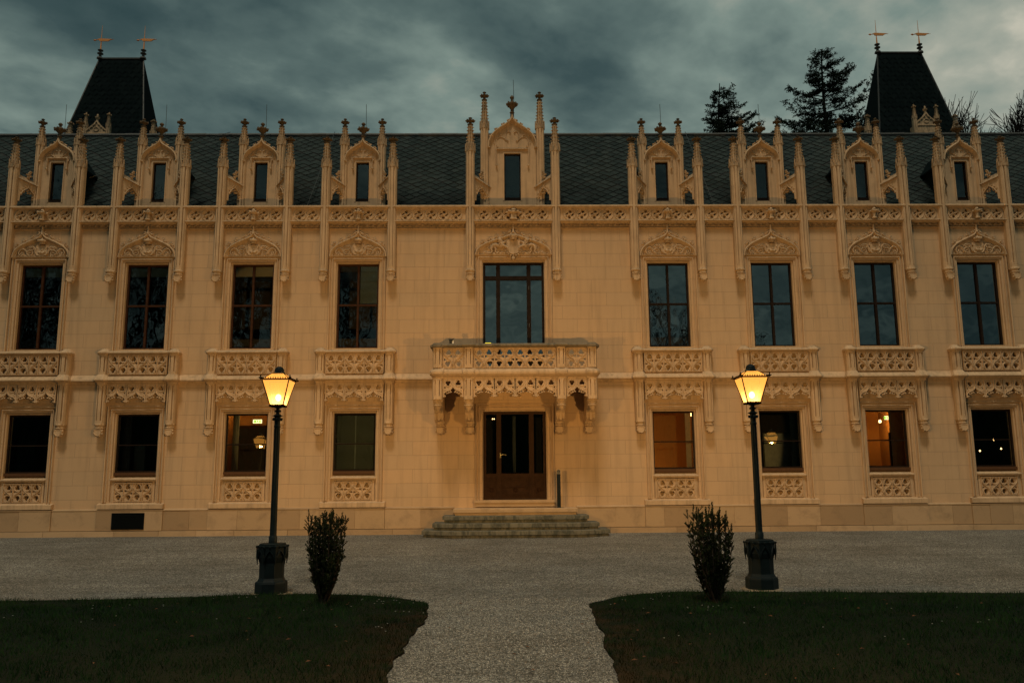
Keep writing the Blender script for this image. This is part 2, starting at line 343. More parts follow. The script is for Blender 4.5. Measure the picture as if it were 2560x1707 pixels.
def root(name, label, cat, loc=(0, 0, 0), rz=0, group=None):
    o = link(name, None, None, loc, rz); o['label'] = label; o['category'] = cat
    if group: o['group'] = group
    return o
def tag(o, label, cat, group=None):
    o['label'] = label; o['category'] = cat
    if group: o['group'] = group
    return o
def kids(o): return [c for c in COL.objects if c.parent == o]
def tree_copy(o, parent=None, loc=None):
    c = o.copy(); COL.objects.link(c); c.parent = parent
    if loc: c.location = loc
    for k in kids(o): tree_copy(k, c)
    return c
def arc(cx, cz, r, a0, a1, n=8, y=0): return [(cx + r * math.cos(math.radians(a0 + (a1 - a0) * i / n)), y, cz + r * math.sin(math.radians(a0 + (a1 - a0) * i / n))) for i in range(n + 1)]
def bez(p0, p1, p2, p3, n=8): return [tuple((1 - t) ** 3 * a + 3 * (1 - t) ** 2 * t * b + 3 * (1 - t) * t * t * c + t ** 3 * d for a, b, c, d in zip(p0, p1, p2, p3)) for t in [i / n for i in range(n + 1)]]
def fill(outline, holes, y0, y1):
    """plate in elevation (x,z) with holes, between depths y0 (front) and y1"""
    cu = bpy.data.curves.new('tmp', 'CURVE'); cu.dimensions = '2D'; cu.fill_mode = 'BOTH'; cu.extrude = abs(y1 - y0) / 2
    for pl in [outline] + holes:
        sp = cu.splines.new('POLY'); sp.points.add(len(pl) - 1); sp.use_cyclic_u = True
        for p, q in zip(sp.points, pl): p.co = (q[0], q[1], 0, 1)
    ob = bpy.data.objects.new('tmp', cu); COL.objects.link(ob); dg = bpy.context.evaluated_depsgraph_get(); me = bpy.data.meshes.new_from_object(ob.evaluated_get(dg))
    ym = (y0 + y1) / 2; r = MB().add([(v.co.x, ym - v.co.z, v.co.y) for v in me.vertices], [tuple(p.vertices) for p in me.polygons])
    bpy.data.objects.remove(ob); bpy.data.meshes.remove(me); bpy.data.curves.remove(cu); return r
def circ(cx, cz, r, n=14, ph=0): return [(cx + r * math.cos(2 * PI * i / n + ph), cz + r * math.sin(2 * PI * i / n + ph)) for i in range(n)]
def trefoil(cx, cz, r, ph=PI / 2, n=24):
    o = []
    for i in range(n):
        a = 2 * PI * i / n; q = r * (.62 + .38 * abs(math.cos(1.5 * (a - ph)))); o.append((cx + q * math.cos(a), cz + q * math.sin(a)))
    return o

# ------------------------------------------------------------------ the ground
def gz(y): 
    t = min(1, max(0, (-y - .2) / 9.0)); return -.27 * t * t * (3 - 2 * t) * .5 - .27 * t * .5
ys = [300, 60, 20, 5, 0] + [-.5 * i for i in range(1, 20)] + [-12, -16, -22, -40, -80, -200, -400]; xs = [-400, -120, -40, -20, -10, 0, 10, 20, 40, 120, 400]
g = MB(); g.add([(x, y, gz(y) - .002) for y in ys for x in xs], [(j * 11 + i, j * 11 + i + 1, (j + 1) * 11 + i + 1, (j + 1) * 11 + i) for j in range(len(ys) - 1) for i in range(10)])
o = part('gravel_ground', g, 'gravel', smooth=True); o['kind'] = 'structure'
LE = [(-14, -10.05), (-7.51, -9.92), (-5.85, -9.83), (-4.1, -9.53), (-3.17, -9.46), (-2.43, -9.64), (-1.8, -10.01), (-1.42, -10.42), (-1.32, -10.85), (-1.28, -11.65), (-1.31, -12.6), (-1.35, -13.48), (-1.36, -14.22), (-1.35, -14.93), (-1.4, -24), (-1.4, -60)]
RE = [(14, -10.2), (7.15, -10.07), (5.17, -9.85), (3.92, -9.72), (2.3, -9.57), (1.67, -9.79), (1.21, -10.16), (.84, -10.7), (.81, -11.31), (.78, -12.2), (.73, -13.17), (.71, -13.97), (.67, -14.64), (.65, -15.02), (.6, -24), (.6, -60)]
def ragged(pl, seed):
    o = []; R_ = random.Random(seed)
    for i in range(len(pl) - 1):
        a, b = Vector(pl[i]), Vector(pl[i + 1]); L_ = (b - a).length; n = max(1, min(60, int(L_ / .12)))
        d = (b - a).normalized(); nn = Vector((-d.y, d.x))
        for k in range(n):
            p = a + (b - a) * k / n; amp = .012 if p.y > -10.1 else .05
            w = noise.noise((p.x * 2.3, p.y * 2.3, seed)) * amp * 1.4 + R_.uniform(-.4, .4) * amp * .6; p = p + nn * w; o.append((p.x, p.y))
    o.append(pl[-1]); return o
LER, RER = ragged(LE, 1), ragged(RE, 2)
LP, RP = [(-80, -60), (-80, -10.05)] + LER, [(80, -60), (80, -10.2)] + RER
for nm, pl in (('lawn_left', LP), ('lawn_right', RP)):
    pf = MB(); inner = pl; n = len(pl)
    pf.add([(x, y, gz(y) + .022) for x, y in pl] + [(x, y, gz(y) - .03) for x, y in pl], [tuple(range(n))] + [(i, (i + 1) % n, n + (i + 1) % n, n + i) for i in range(n)])
    o = part(nm, pf, 'lawn_soil'); o['kind'] = 'structure'
def inside(x, y, pl):
    c = False; n = len(pl)
    for i in range(n):
        x0, y0 = pl[i]; x1, y1 = pl[(i + 1) % n]
        if (y0 > y) != (y1 > y) and x < (x1 - x0) * (y - y0) / (y1 - y0) + x0: c = not c
    return c
def raw_mesh(name, V, F, mat, kind=None, smooth=False):
    me = bpy.data.meshes.new(name); V = np.asarray(V, np.float32).reshape(-1, 3); F = np.asarray(F, np.int32); k = F.shape[1]
    me.vertices.add(len(V)); me.vertices.foreach_set('co', V.ravel()); me.loops.add(F.size); me.loops.foreach_set('vertex_index', F.ravel())
    me.polygons.add(len(F)); me.polygons.foreach_set('loop_start', np.arange(0, F.size, k, dtype=np.int32)); me.polygons.foreach_set('loop_total', np.full(len(F), k, np.int32))
    me.update(calc_edges=True); me.validate(); me.materials.append(M[mat])
    return me
def grass():
    R_ = np.random.default_rng(3); V = []; out = []
    n = 150000; X = R_.uniform(-10.5, 10.5, n); Y = -9.4 - (R_.random(n) ** 1.15) * 6.4
    keep = []
    lx = np.array([p[0] for p in LER]); ly = np.array([p[1] for p in LER]); rx = np.array([p[0] for p in RER]); ry = np.array([p[1] for p in RER])
    for x, y in zip(X, Y):
        if -1.9 < x < 1.5 or y > -10.4:
            j = R_.normal(0, .012); ok = inside(x + j, y + j, LP if x < -.3 else RP)
        else: ok = True
        keep.append(ok)
    keep = np.array(keep); X, Y = X[keep], Y[keep]; n = len(X)
    vis = np.abs((X + .36) / (Y + 22.37)) < .66; X, Y = X[vis], Y[vis]; n = len(X)
    clump = np.array([noise.noise((x * 1.7, y * 1.7, 5)) for x, y in zip(X, Y)])
    H = (.030 + .035 * R_.random(n)) * (1 + .9 * np.clip(clump, -.6, 1.2)); A = R_.uniform(0, 2 * PI, n); B = R_.uniform(0, 2 * PI, n); Wd = R_.uniform(.0022, .0048, n); Ln = R_.uniform(.2, 1.0, n) * H
    Z = np.array([gz(y) for y in Y]) + .018
    V = np.zeros((n, 3, 3)); V[:, 0] = np.c_[X - np.cos(A) * Wd, Y - np.sin(A) * Wd, Z]; V[:, 1] = np.c_[X + np.cos(A) * Wd, Y + np.sin(A) * Wd, Z]; V[:, 2] = np.c_[X + np.cos(B) * Ln, Y + np.sin(B) * Ln, Z + H]
    o = link('lawn_grass', raw_mesh('lawn_grass', V, np.arange(3 * n).reshape(-1, 3), 'grass_blade')); o['kind'] = 'stuff'; o['label'] = 'short dark green grass covering the two lawns'; o['category'] = 'grass'
grass()
def scatter_stuff():
    R_ = random.Random(11); mb = MB()
    for cl in range(30):                                              # daisies in loose drifts
        x = R_.uniform(-8.5, 8); y = R_.uniform(-13.5, -9.9)
        for k in range(R_.randint(1, 9)):
            a, b = x + R_.gauss(0, .35), y + R_.gauss(0, .13)
            if inside(a, b, LP) or inside(a, b, RP): mb.lathe([(.006, gz(b) + .052), (.010, gz(b) + .056)], 6, (a, b))
    o = part('daisies', mb, 'daisy_white'); o['kind'] = 'stuff'; o['label'] = 'tiny white daisies scattered over both lawns'; o['category'] = 'flowers'
    mb = MB()
    for k in range(90):
        x = R_.uniform(-7, 7); y = R_.uniform(-15.2, -10.2); a = R_.uniform(0, 6.3); z = gz(y) + (.05 if (inside(x, y, LP) or inside(x, y, RP)) else .008); L_ = R_.uniform(.015, .035)
        mb.add([(x + math.cos(a) * L_, y + math.sin(a) * L_, z), (x - math.sin(a) * L_ * .5, y + math.cos(a) * L_ * .5, z + .008), (x - math.cos(a) * L_, y - math.sin(a) * L_, z + .004), (x + math.sin(a) * L_ * .5, y - math.cos(a) * L_ * .5, z + .012)], [(0, 1, 2, 3)])
    o = part('fallen_leaves', mb, 'mud_leaf'); o['kind'] = 'stuff'; o['label'] = 'brown fallen leaves lying about the lawns and path'; o['category'] = 'leaves'
    R2 = np.random.default_rng(5); n = 42000; Y = -8.2 - (R2.random(n)) ** 1.1 * 7.2; X = R2.uniform(-1, 1, n) * np.where(Y > -10, 10, 1.75) - np.where(Y > -10, 0, .3)
    ok = np.array([not (inside(x, y, LP) or inside(x, y, RP)) for x, y in zip(X, Y)]); X, Y = X[ok], Y[ok]; n = len(X)
    r = R2.uniform(.003, .009, n); A = R2.uniform(0, 6.3, n); Z = np.array([gz(y) for y in Y]); V = np.zeros((n, 5, 3))
    for i in range(4): V[:, i] = np.c_[X + np.cos(A + i * PI / 2) * r * (1.2 if i % 2 else .85), Y + np.sin(A + i * PI / 2) * r * (1.2 if i % 2 else .85), Z - .002]
    V[:, 4] = np.c_[X + R2.uniform(-.3, .3, n) * r, Y + R2.uniform(-.3, .3, n) * r, Z + r * R2.uniform(.5, .9, n)]
    idx = np.arange(n)[:, None] * 5; F = np.concatenate([idx + np.array([[i, (i + 1) % 4, 4]]) for i in range(4)])
    o = link('gravel_pebbles', raw_mesh('gravel_pebbles', V, F, 'pebble')); o['kind'] = 'stuff'; o['label'] = 'loose pebbles lying on the gravel path'; o['category'] = 'gravel'
scatter_stuff()

# ================================================================== THE CASTLE
X0 = .028
castle = root('castle', 'long yellow stone castle with gothic dormers, pinnacles and slate roof', 'castle', (X0, 0, 0))
OFF = [-12.933, -10.048, -7.163, -4.278, 4.278, 7.163, 10.048, 12.933]
HALF = 17.2
# ---- wall with window holes
def wall():
    holes = []
    for b in OFF: holes += [(b - .60, b + .60, 4.92, 7.33), (b - .60, b + .60, .865, 3.22)]
    holes += [(-.87, .87, 3.98, 7.36), (-.87, .87, .84, 3.23)]
    X = sorted({-HALF, HALF} | {h[i] for h in holes for i in (0, 1)}); Z = sorted({-.3, 8.84} | {h[i] for h in holes for i in (2, 3)})
    mb = MB(); idx = {}
    def vid(x, z, y):
        if (x, z, y) not in idx: idx[(x, z, y)] = len(mb.v); mb.v.append((x, y, z))
        return idx[(x, z, y)]
    for i in range(len(X) - 1):
        for j in range(len(Z) - 1):
            cx, cz = (X[i] + X[i + 1]) / 2, (Z[j] + Z[j + 1]) / 2
            if any(h[0] < cx < h[1] and h[2] < cz < h[3] for h in holes): continue
            mb.f.append((vid(X[i], Z[j], 0), vid(X[i + 1], Z[j], 0), vid(X[i + 1], Z[j + 1], 0), vid(X[i], Z[j + 1], 0)))
    for h in holes:
        a, b, c, d = h; y1 = .42
        mb.add([(a, 0, c), (a, 0, d), (b, 0, d), (b, 0, c), (a, y1, c), (a, y1, d), (b, y1, d), (b, y1, c)], [(0, 4, 5, 1), (1, 5, 6, 2), (2, 6, 7, 3), (3, 7, 4, 0)])
    for sx in (-HALF, HALF): mb.add([(sx, 0, -.3), (sx, 5.5, -.3), (sx, 5.5, 8.84), (sx, 0, 8.84)], [(0, 1, 2, 3)])
    mb.add([(-HALF, 5.5, -.3), (HALF, 5.5, -.3), (HALF, 5.5, 8.84), (-HALF, 5.5, 8.84)], [(0, 1, 2, 3)])
    me = bpy.data.meshes.new('wall'); me.from_pydata(mb.v, [], mb.f); me.materials.append(M['ashlar_wall']); me.update()
    return link('wall', me, castle)
wall()
# ---- plinth blocks and base course
def plinth():
    mb = MB(); R_ = random.Random(5); base = MB()
    x = -HALF; edges = []
    bayx = sorted(OFF)
    brk = {-HALF, HALF, -1.62, 1.62}
    for b in OFF: brk |= {b - .86, b + .86}
    brk = sorted(brk)
    for i in range(len(brk) - 1):
        a, b = brk[i], brk[i + 1]
        if abs((a + b) / 2) < 1.5: continue
        proud = .10 if any(abs((a + b) / 2 - q) < .1 for q in OFF) else .07
        n = max(1, round((b - a) / .95)) + (R_.random() < .4); cuts = [a + (b - a) * k / n + (R_.uniform(-.12, .12) if 0 < k < n else 0) for k in range(n + 1)]
        for c, d in zip(cuts, cuts[1:]): mb.box(c + .004, d - .004, -proud + R_.uniform(-.004, .004), .02, .148, .672)
        mb.box(a + .001, b - .001, -proud + .012, .01, .15, .66)
        mb.add([(a, -proud - .012, .672), (b, -proud - .012, .672), (b, 0, .70), (a, 0, .70), (a, -proud - .012, .655), (b, -proud - .012, .655)], [(0, 1, 2, 3), (4, 5, 1, 0)])
    x = -HALF
    while x < HALF:
        w = R_.uniform(.8, 1.9); e = min(HALF, x + w)
        base.prism([(x + .004, -.16 + R_.uniform(-.012, .012)), (e - .004, -.16 + R_.uniform(-.012, .012)), (e - .004, 0), (x + .004, 0)], -.1, .135, [(x + .004, -.15), (e - .004, -.15), (e - .004, 0), (x + .004, 0)])
        x = e
    for s_ in (-1, 1):
        q = MB(); keep = [f for f in mb.f if s_ * sum(mb.v[i][0] for i in f) > 0]; q.add(mb.v, keep); used = sorted({i for f in keep for i in f}); mp = {u: k for k, u in enumerate(used)}; q.v = [mb.v[u] for u in used]; q.f = [tuple(mp[i] for i in f) for f in keep]
        part('plinth', q, 'plinth_stone', castle)
    part('base_course', base, 'plinth_stone', castle)
plinth()
gr = MB(); gr.box(-.42, .42, -.125, -.095, .18, .60)
for k in range(16): gr.box(-.40, .40, -.135, -.12, .195 + k * .0255, .205 + k * .0255)
part('vent_grille', gr, 'grille_iron', castle, (-10.07, 0, 0), label='dark square ventilation grille in the plinth')
# ---- mid string course with sloped top
def string():
    mb = MB(); xs_ = []
    seg = [(-HALF, OFF[0] - 1.0)] + [(OFF[i] + 1.0, OFF[i + 1] - 1.0) for i in range(3)] + [(OFF[3] + 1.0, -2.06), (2.06, OFF[4] - 1.0)] + [(OFF[i] + 1.0, OFF[i + 1] - 1.0) for i in range(4, 7)] + [(OFF[7] + 1.0, HALF)]
    prof = [(0, 4.215), (-.125, 4.075), (-.125, 4.045), (-.06, 4.035), (-.05, 4.0), (-.03, 3.99), (-.025, 3.965), (0, 3.95)]
    for a, b in seg: part('string_course', MB().side(prof, a, b), 'carved_stone', castle)
string()
# ---- parapet: capping, pierced tracery, ledge, leaf frieze
PIER = sorted([b + s_ * .925 for b in OFF for s_ in (-1, 1)] + [-1.19, 1.19])
def tracery_cell():
    def tear(s_):
        p = [(-.075, .045), (-.040, .052), (-.030, .038), (-.052, .010), (-.075, -.020), (-.098, -.058), (-.112, -.042), (-.112, -.005), (-.100, .028)]
        return [(s_ * x, s_ * z) for x, z in p]
    pl = fill([(-.174, -.178), (.174, -.178), (.174, .178), (-.174, .178)], [circ(.012, .083, .042), circ(-.012, -.083, .042), tear(1), tear(-1)], -.10, -.04)
    pl.ring((0, -.105, 0), .155, .018, 22, 6)
    S_ = bez((-.135, -.108, -.07), (-.06, -.108, .03), (.06, -.108, -.03), (.135, -.108, .07), 8); pl.tube(S_, .013, 5)
    pl.tube(arc(.012, .083, .052, -60, 150, 8, -.105), .009, 4); pl.tube(arc(-.012, -.083, .052, 120, 330, 8, -.105), .009, 4)
    return pl
CELL = tracery_cell()
def parapet():
    cap = MB(); tr = MB(); fr = MB()
    cap.side([(.10, 8.86), (-.15, 8.895), (-.20, 8.87), (-.20, 8.835), (-.14, 8.825), (-.10, 8.79), (.06, 8.79), (.10, 8.80)], -HALF, HALF)
    cap.side([(0, 8.48), (-.16, 8.455), (-.17, 8.44), (-.16, 8.425), (-.10, 8.415), (-.08, 8.39), (0, 8.38)], -HALF, HALF)
    cap.side([(0, 8.285), (-.05, 8.275), (-.06, 8.262), (-.04, 8.25), (0, 8.24)], -HALF, HALF)
    ps = [-HALF] + PIER + [HALF]
    R_ = random.Random(3)
    for a, b in zip(ps, ps[1:]):
        a2, b2 = a + .115, b - .115; w = b2 - a2; c = (a + b) / 2
        if abs(w - 1.62) < .1: cs = [-.605, -.26, .26, .605]; crown = True
        elif abs(c) < .1: cs = [-.81, -.463, -.13, .13, .463, .81]; crown = True
        else:
            n = max(1, int(w / .345)); cs = [(k - (n - 1) / 2) * .35 for k in range(n)]; crown = False
        for k in cs: tr.merge(CELL, (c + k, 0, 8.635))
        spans = [a2] + [c + k + s_ * .174 for k in cs for s_ in (-1, 1)] + [b2]; spans.sort() if False else None
        ex = [a2] + sum([[c + k - .173, c + k + .173] for k in cs], []) + [b2]
        for p_, q_ in zip(ex[0::2], ex[1::2]):
            if q_ - p_ > .01: tr.box(p_, q_, -.10, -.041, 8.46, 8.81)
        tr.box(a2, b2, -.12, -.03, 8.452, 8.472); tr.box(a2, b2, -.118, -.03, 8.795, 8.812)
        n = max(2, int(w / .155))
        for k in range(n):                                            # running leaf frieze in the hollow under the ledge
            x = a2 + (k + .5) * w / n
            fr.blob((x, -.055, 8.352), (.030, .030, .026), k, .3)
            fr.tube([(x - w / n * .5, -.03, 8.30), (x - .025, -.06, 8.325), (x + .02, -.06, 8.37), (x + w / n * .5, -.03, 8.385)], .014, 4)
            fr.blob((x + w / n * .35, -.045, 8.318), (.032, .020, .016), k + 9, .4)
            fr.blob((x - w / n * .3, -.045, 8.372), (.026, .020, .014), k + 5, .4)
    o = part('parapet_capping', cap, 'carved_stone', castle); part('pierced_tracery', tr, 'carved_stone', castle); part('leaf_frieze', fr, 'weathered_stone', castle)
    f2 = MB()
    f2.box(-.03, .03, 0, 0, 0, 0) if False else None
    cb = MB(); cb.lathe([(.05, -.17), (.075, -.155), (.075, -.14), (.05, -.10), (.06, -.05), (.045, 0), (.09, .03), (.10, .045), (.05, .06), (.035, .09), (.05, .11), (.03, .15), (.005, .165)], 10)
    for k in range(8): cb.blob((.11 * math.cos(k * PI / 4), .11 * math.sin(k * PI / 4), .04 + .02 * (k % 2)), (.032, .032, .026), k, .35)
    me = cb.mesh('crown_finial', 'carved_stone', True)
    for b in OFF + [0]: link('crown_finial', me, castle, (b + .01, -.17, 8.635), sc=(1.5, .8, 1) if b == 0 else None)
parapet()
# ---- pinnacled piers
def crocket(mb, c, s_, seed):
    mb.blob(c, (s_, s_, s_ * .8), seed, .35); mb.blob((c[0] * 1.0, c[1], c[2] + s_ * .6), (s_ * .6, s_ * .6, s_ * .5), seed + 3, .3)
SECT = [(-.5, .5), (-.5, -.2), (-.36, -.42), (-.22, -.44), (-.22, -.33), (-.14, -.33), (-.14, -.52), (.14, -.52), (.14, -.33), (.22, -.33), (.22, -.44), (.36, -.42), (.5, -.2), (.5, .5)]
def pinn_top(w, z1, z2, z3):
    """gablets, crocketed spire and finial above a shaft that ends at z1"""
    mb = MB(); h = z2 - z1; gh = w * 1.15
    for k in range(8):
        a = k * PI / 4; r = w * .56; c, s_ = math.cos(a), math.sin(a); t = (-s_, c); hw = w * .22
        p0 = (c * r - t[0] * hw, s_ * r - t[1] * hw, z1 - gh * .35); p1 = (c * r, s_ * r, z1 + gh * .55); p2 = (c * r + t[0] * hw, s_ * r + t[1] * hw, z1 - gh * .35)
        mb.tube([p0, p1], w * .05, 4); mb.tube([p2, p1], w * .05, 4); mb.add([p0, p1, p2, (c * r * .7, s_ * r * .7, z1)], [(0, 1, 2), (0, 3, 1), (1, 3, 2)])
        mb.blob((c * r, s_ * r, z1 + gh * .1), w * .05, k)
    zt = z2 - .03
    mb.lathe([(w * .46, z1 - .02), (w * .43, z1 + h * .12), (w * .28, zt), (w * .25, z2)], 8, rot=PI / 8)
    n = max(4, int(h / (w * .42)))
    for j in range(n):
        t = (j + .6) / n; r = w * (.44 - .15 * t); z = z1 + h * (.1 + .88 * t)
        for k in range(8): 
            a = k * PI / 4; mb.blob((r * 1.08 * math.cos(a), r * 1.08 * math.sin(a), z), (w * .10, w * .10, w * .07), k + j, .3, 0)
    return mb
def finial(w, z2, z3):
    mb = MB(); H = z3 - z2
    mb.lathe([(w * .20, z2 - .01), (w * .34, z2 + H * .06), (w * .36, z2 + H * .14), (w * .18, z2 + H * .20), (w * .17, z2 + H * .36), (w * .40, z2 + H * .50), (w * .42, z2 + H * .56), (w * .16, z2 + H * .66), (w * .13, z2 + H * .80), (w * .24, z2 + H * .88), (w * .14, z2 + H * .95), (.004, z3)], 8, rot=PI / 8)
    for k in range(8):
        a = k * PI / 4; mb.blob((w * .44 * math.cos(a), w * .44 * math.sin(a), z2 + H * .54), (w * .13, w * .13, H * .085), k, .35)
    return mb
def corbel():
    mb = MB()                                                          # moulded bell over a little shield held by leaves
    mb.lathe([(.115, .32), (.135, .30), (.135, .275), (.105, .25), (.10, .225), (.125, .215), (.125, .19), (.09, .17)], 8, (0, -.02), PI / 8)
    sh = [(-.075, .155), (-.09, .10), (-.07, .03), (0, -.01), (.07, .03), (.09, .10), (.075, .155)]
    mb.slab(sh, -.12, 0); mb.tube([(x, -.12, z) for x, z in sh + [sh[0]]], .012, 4)
    for k, (x, z) in enumerate([(-.09, .13), (.09, .13), (-.10, .05), (.10, .05), (-.05, .0), (.05, .0)]): mb.blob((x, -.09, z), (.026, .04, .026), k, .4)
    mb.lathe([(.02, -.03), (.05, -.01), (.085, .06), (.09, .17)], 8, (0, 0))
    return mb
def shaft(w, z0, z1, yb=.5):
    mb = MB(); pts = [(x * w, (y if y < .4 else yb) * w) for x, y in SECT]
    zs = z0 + .16; full = [(-.5, yb), (-.5, -.2), (-.36, -.44), (-.14, -.52), (.14, -.52), (.36, -.44), (.5, -.2), (.5, yb)]; fp = [(x * w, y * w) for x, y in full]
    mb.prism(fp, z0, zs); mb.prism(pts, zs, z1); 
    for s_ in (-1, 1): mb.box(s_ * .18 * w - .018, s_ * .18 * w + .018, -.54 * w, -.46 * w, zs - .03, zs - .012)
    return mb
CORB = corbel().mesh('corbel', 'carved_stone', True)
def make_pier(z1, z2, z3, name='pier'):
    a = part(name, shaft(.24, 7.03, z1, .35), 'carved_stone', None)
    b = link('corbel', CORB, a, (0, -.03, 6.74)); c = part('spire', pinn_top(.24, z1, z2, z3), 'weathered_stone', a, smooth=False); d = part('finial', finial(.25, z2, z3), 'blackened_stone', a, smooth=True)
    return a
pier0 = make_pier(10.10, 10.72, 10.93)
first = True
for b in OFF:
    for s_ in (-1, 1):
        L_ = (b + s_ * .925, -.08, 0)
        if first: pier0.parent = castle; pier0.location = L_; first = False
        else: tree_copy(pier0, castle, L_)
pc = make_pier(10.56, 11.25, 11.50); pc.parent = castle; pc.location = (-1.19, -.08, 0); tree_copy(pc, castle, (1.19, -.08, 0))

# ---- window surrounds
SPROF = [(0, .15), (0, .065), (.010, .045), (.024, .038), (.038, .045), (.048, .085), (.058, .145), (.083, .145), (.090, .05), (.098, -.02), (.115, -.045), (.132, -.035), (.142, .03), (.148, .13), (.170, .13), (.174, .0), (.180, -.05), (.203, -.06), (.214, -.03), (.214, .02)]
def surround(hw, z0, z1): return MB().sweep([(-hw, z0), (-hw, z1), (hw, z1), (hw, z0)], SPROF)
def hood_path(sx, zb, apex, half):
    """ogee arch from left springing to right springing"""
    L_ = bez((-half, zb), (-half * .985, zb + (apex - zb) * .42), (-half * .62, zb + (apex - zb) * .55), (-half * .27, zb + (apex - zb) * .73), 10)[:-1] + bez((-half * .27, zb + (apex - zb) * .73), (-half * .13, zb + (apex - zb) * .79), (-.02, zb + (apex - zb) * .86), (0, apex), 6)
    return L_ + [(-x, z) for x, z in L_[::-1][1:]]
def hood(half, zb, apex, tip, ncr):
    mb = MB(); path = hood_path(1, zb, apex, half)
    mb.sweep(path, [(.035, .03), (.035, -.05), (.022, -.085), (.0, -.095), (-.02, -.08), (-.03, -.045), (-.05, -.03), (-.062, -.01), (-.062, .03)])
    mb.tube([(0, -.07, apex - .04), (0, -.075, apex + .04), (0, -.08, tip)], [.045, .028, .022], 6)
    inner = [(x * .93, zb + (z - zb) * .80) for x, z in path]
    n = len(path); cum = [0]
    for i in range(1, n): cum.append(cum[-1] + (Vector(path[i]) - Vector(path[i - 1])).length)
    for s_ in (0, 1):
        for k in range(ncr):
            d = cum[-1] * (.145 + .31 * k / (ncr - 1)); d = d if s_ == 0 else cum[-1] - d
            i = next(j for j in range(1, n) if cum[j] >= d); t = (d - cum[i - 1]) / (cum[i] - cum[i - 1]); p = Vector(path[i - 1]).lerp(Vector(path[i]), t)
            q = (Vector(path[i]) - Vector(path[i - 1])).normalized(); nx, nz = -q.y, q.x; dirx = 1 if s_ == 0 else -1
            c = (p.x + nx * .06, p.y + nz * .06 + .012)
            mb.blob((c[0], -.06, c[1]), (.034, .032, .030), k, .35); mb.blob((c[0] + dirx * .03, -.075, c[1] + .035), (.024, .026, .020), k + 4, .35); mb.blob((c[0] - dirx * .04, -.05, c[1] - .012), (.026, .022, .018), k + 8, .4)
            mb.blob((c[0] - dirx * .005, -.07, c[1] + .052), (.016, .02, .014), k + 2, .3)
            mb.tube([(p.x, -.05, p.y), (c[0], -.06, c[1])], .018, 4)
    return mb
def inner_arch(half, zb, apex):
    L_ = bez((-half, zb), (-half, zb + (apex - zb) * .45), (-half * .86, zb + (apex - zb) * .60), (-half * .5, zb + (apex - zb) * .78), 8)[:-1] + [(-half * .5, zb + (apex - zb) * .78), (0, apex)]
    return L_ + [(-x, z) for x, z in L_[::-1][1:]]
def shield_relief():
    mb = MB()
    sh = [(-.135, 7.80), (-.15, 7.75), (-.115, 7.70), (-.15, 7.66), (-.165, 7.60), (-.12, 7.53), (0, 7.495), (.12, 7.53), (.165, 7.60), (.15, 7.66), (.115, 7.70), (.15, 7.75), (.135, 7.80), (.06, 7.785), (0, 7.80), (-.06, 7.785)]
    mb.slab(sh, -.045, .03); mb.tube([(x, -.045, z) for x, z in sh + sh[:1]], .012, 4)
    mb.blob((0, -.045, 7.60), (.095, .03, .055), 1, .15); mb.tube([(-.10, -.06, 7.63), (-.04, -.075, 7.585), (0, -.08, 7.60), (.05, -.075, 7.575), (.11, -.06, 7.63)], .013, 5)
    mb.tube([(-.02, -.07, 7.64), (.03, -.075, 7.66), (.02, -.07, 7.70)], .012, 5)
    mb.lathe([(.075, 7.83), (.085, 7.85), (.07, 7.87), (.11, 7.895), (.115, 7.92), (.09, 7.95), (.03, 7.97), (.018, 8.0), (.004, 8.02)], 10, (0, -.05))
    for k in (-1, 0, 1): mb.blob((k * .062, -.12, 7.915), (.032, .03, .035), k + 5, .2)
    for s_ in (-1, 1):                                                # scrolling mantling either side
        P = lambda *pts: [(s_ * x, -.035, z) for x, z in pts]
        mb.tube(P((.16, 7.56), (.19, 7.63), (.18, 7.70), (.24, 7.765), (.34, 7.76), (.42, 7.71)), [.012, .018, .020, .022, .018, .008], 5)
        mb.tube(P((.24, 7.765), (.215, 7.70), (.26, 7.665), (.34, 7.665), (.40, 7.62), (.395, 7.56), (.33, 7.52), (.26, 7.54), (.245, 7.60), (.27, 7.65)), [.012, .016, .018, .020, .018, .016, .016, .014, .012, .008], 5)
        mb.tube(P((.40, 7.62), (.46, 7.68), (.52, 7.71), (.59, 7.68), (.625, 7.60), (.60, 7.53), (.54, 7.51), (.50, 7.55), (.505, 7.60), (.55, 7.61), (.565, 7.575)), [.014, .018, .020, .020, .018, .016, .014, .013, .012, .012, .014], 5)
        mb.tube(P((.28, 7.60), (.33, 7.59), (.37, 7.565)), [.006, .016, .006], 5); mb.tube(P((.27, 7.73), (.32, 7.725), (.36, 7.70)), [.006, .014, .006], 5)
        mb.blob((s_ * .555, -.045, 7.565), .022, 3, .1)
    return mb
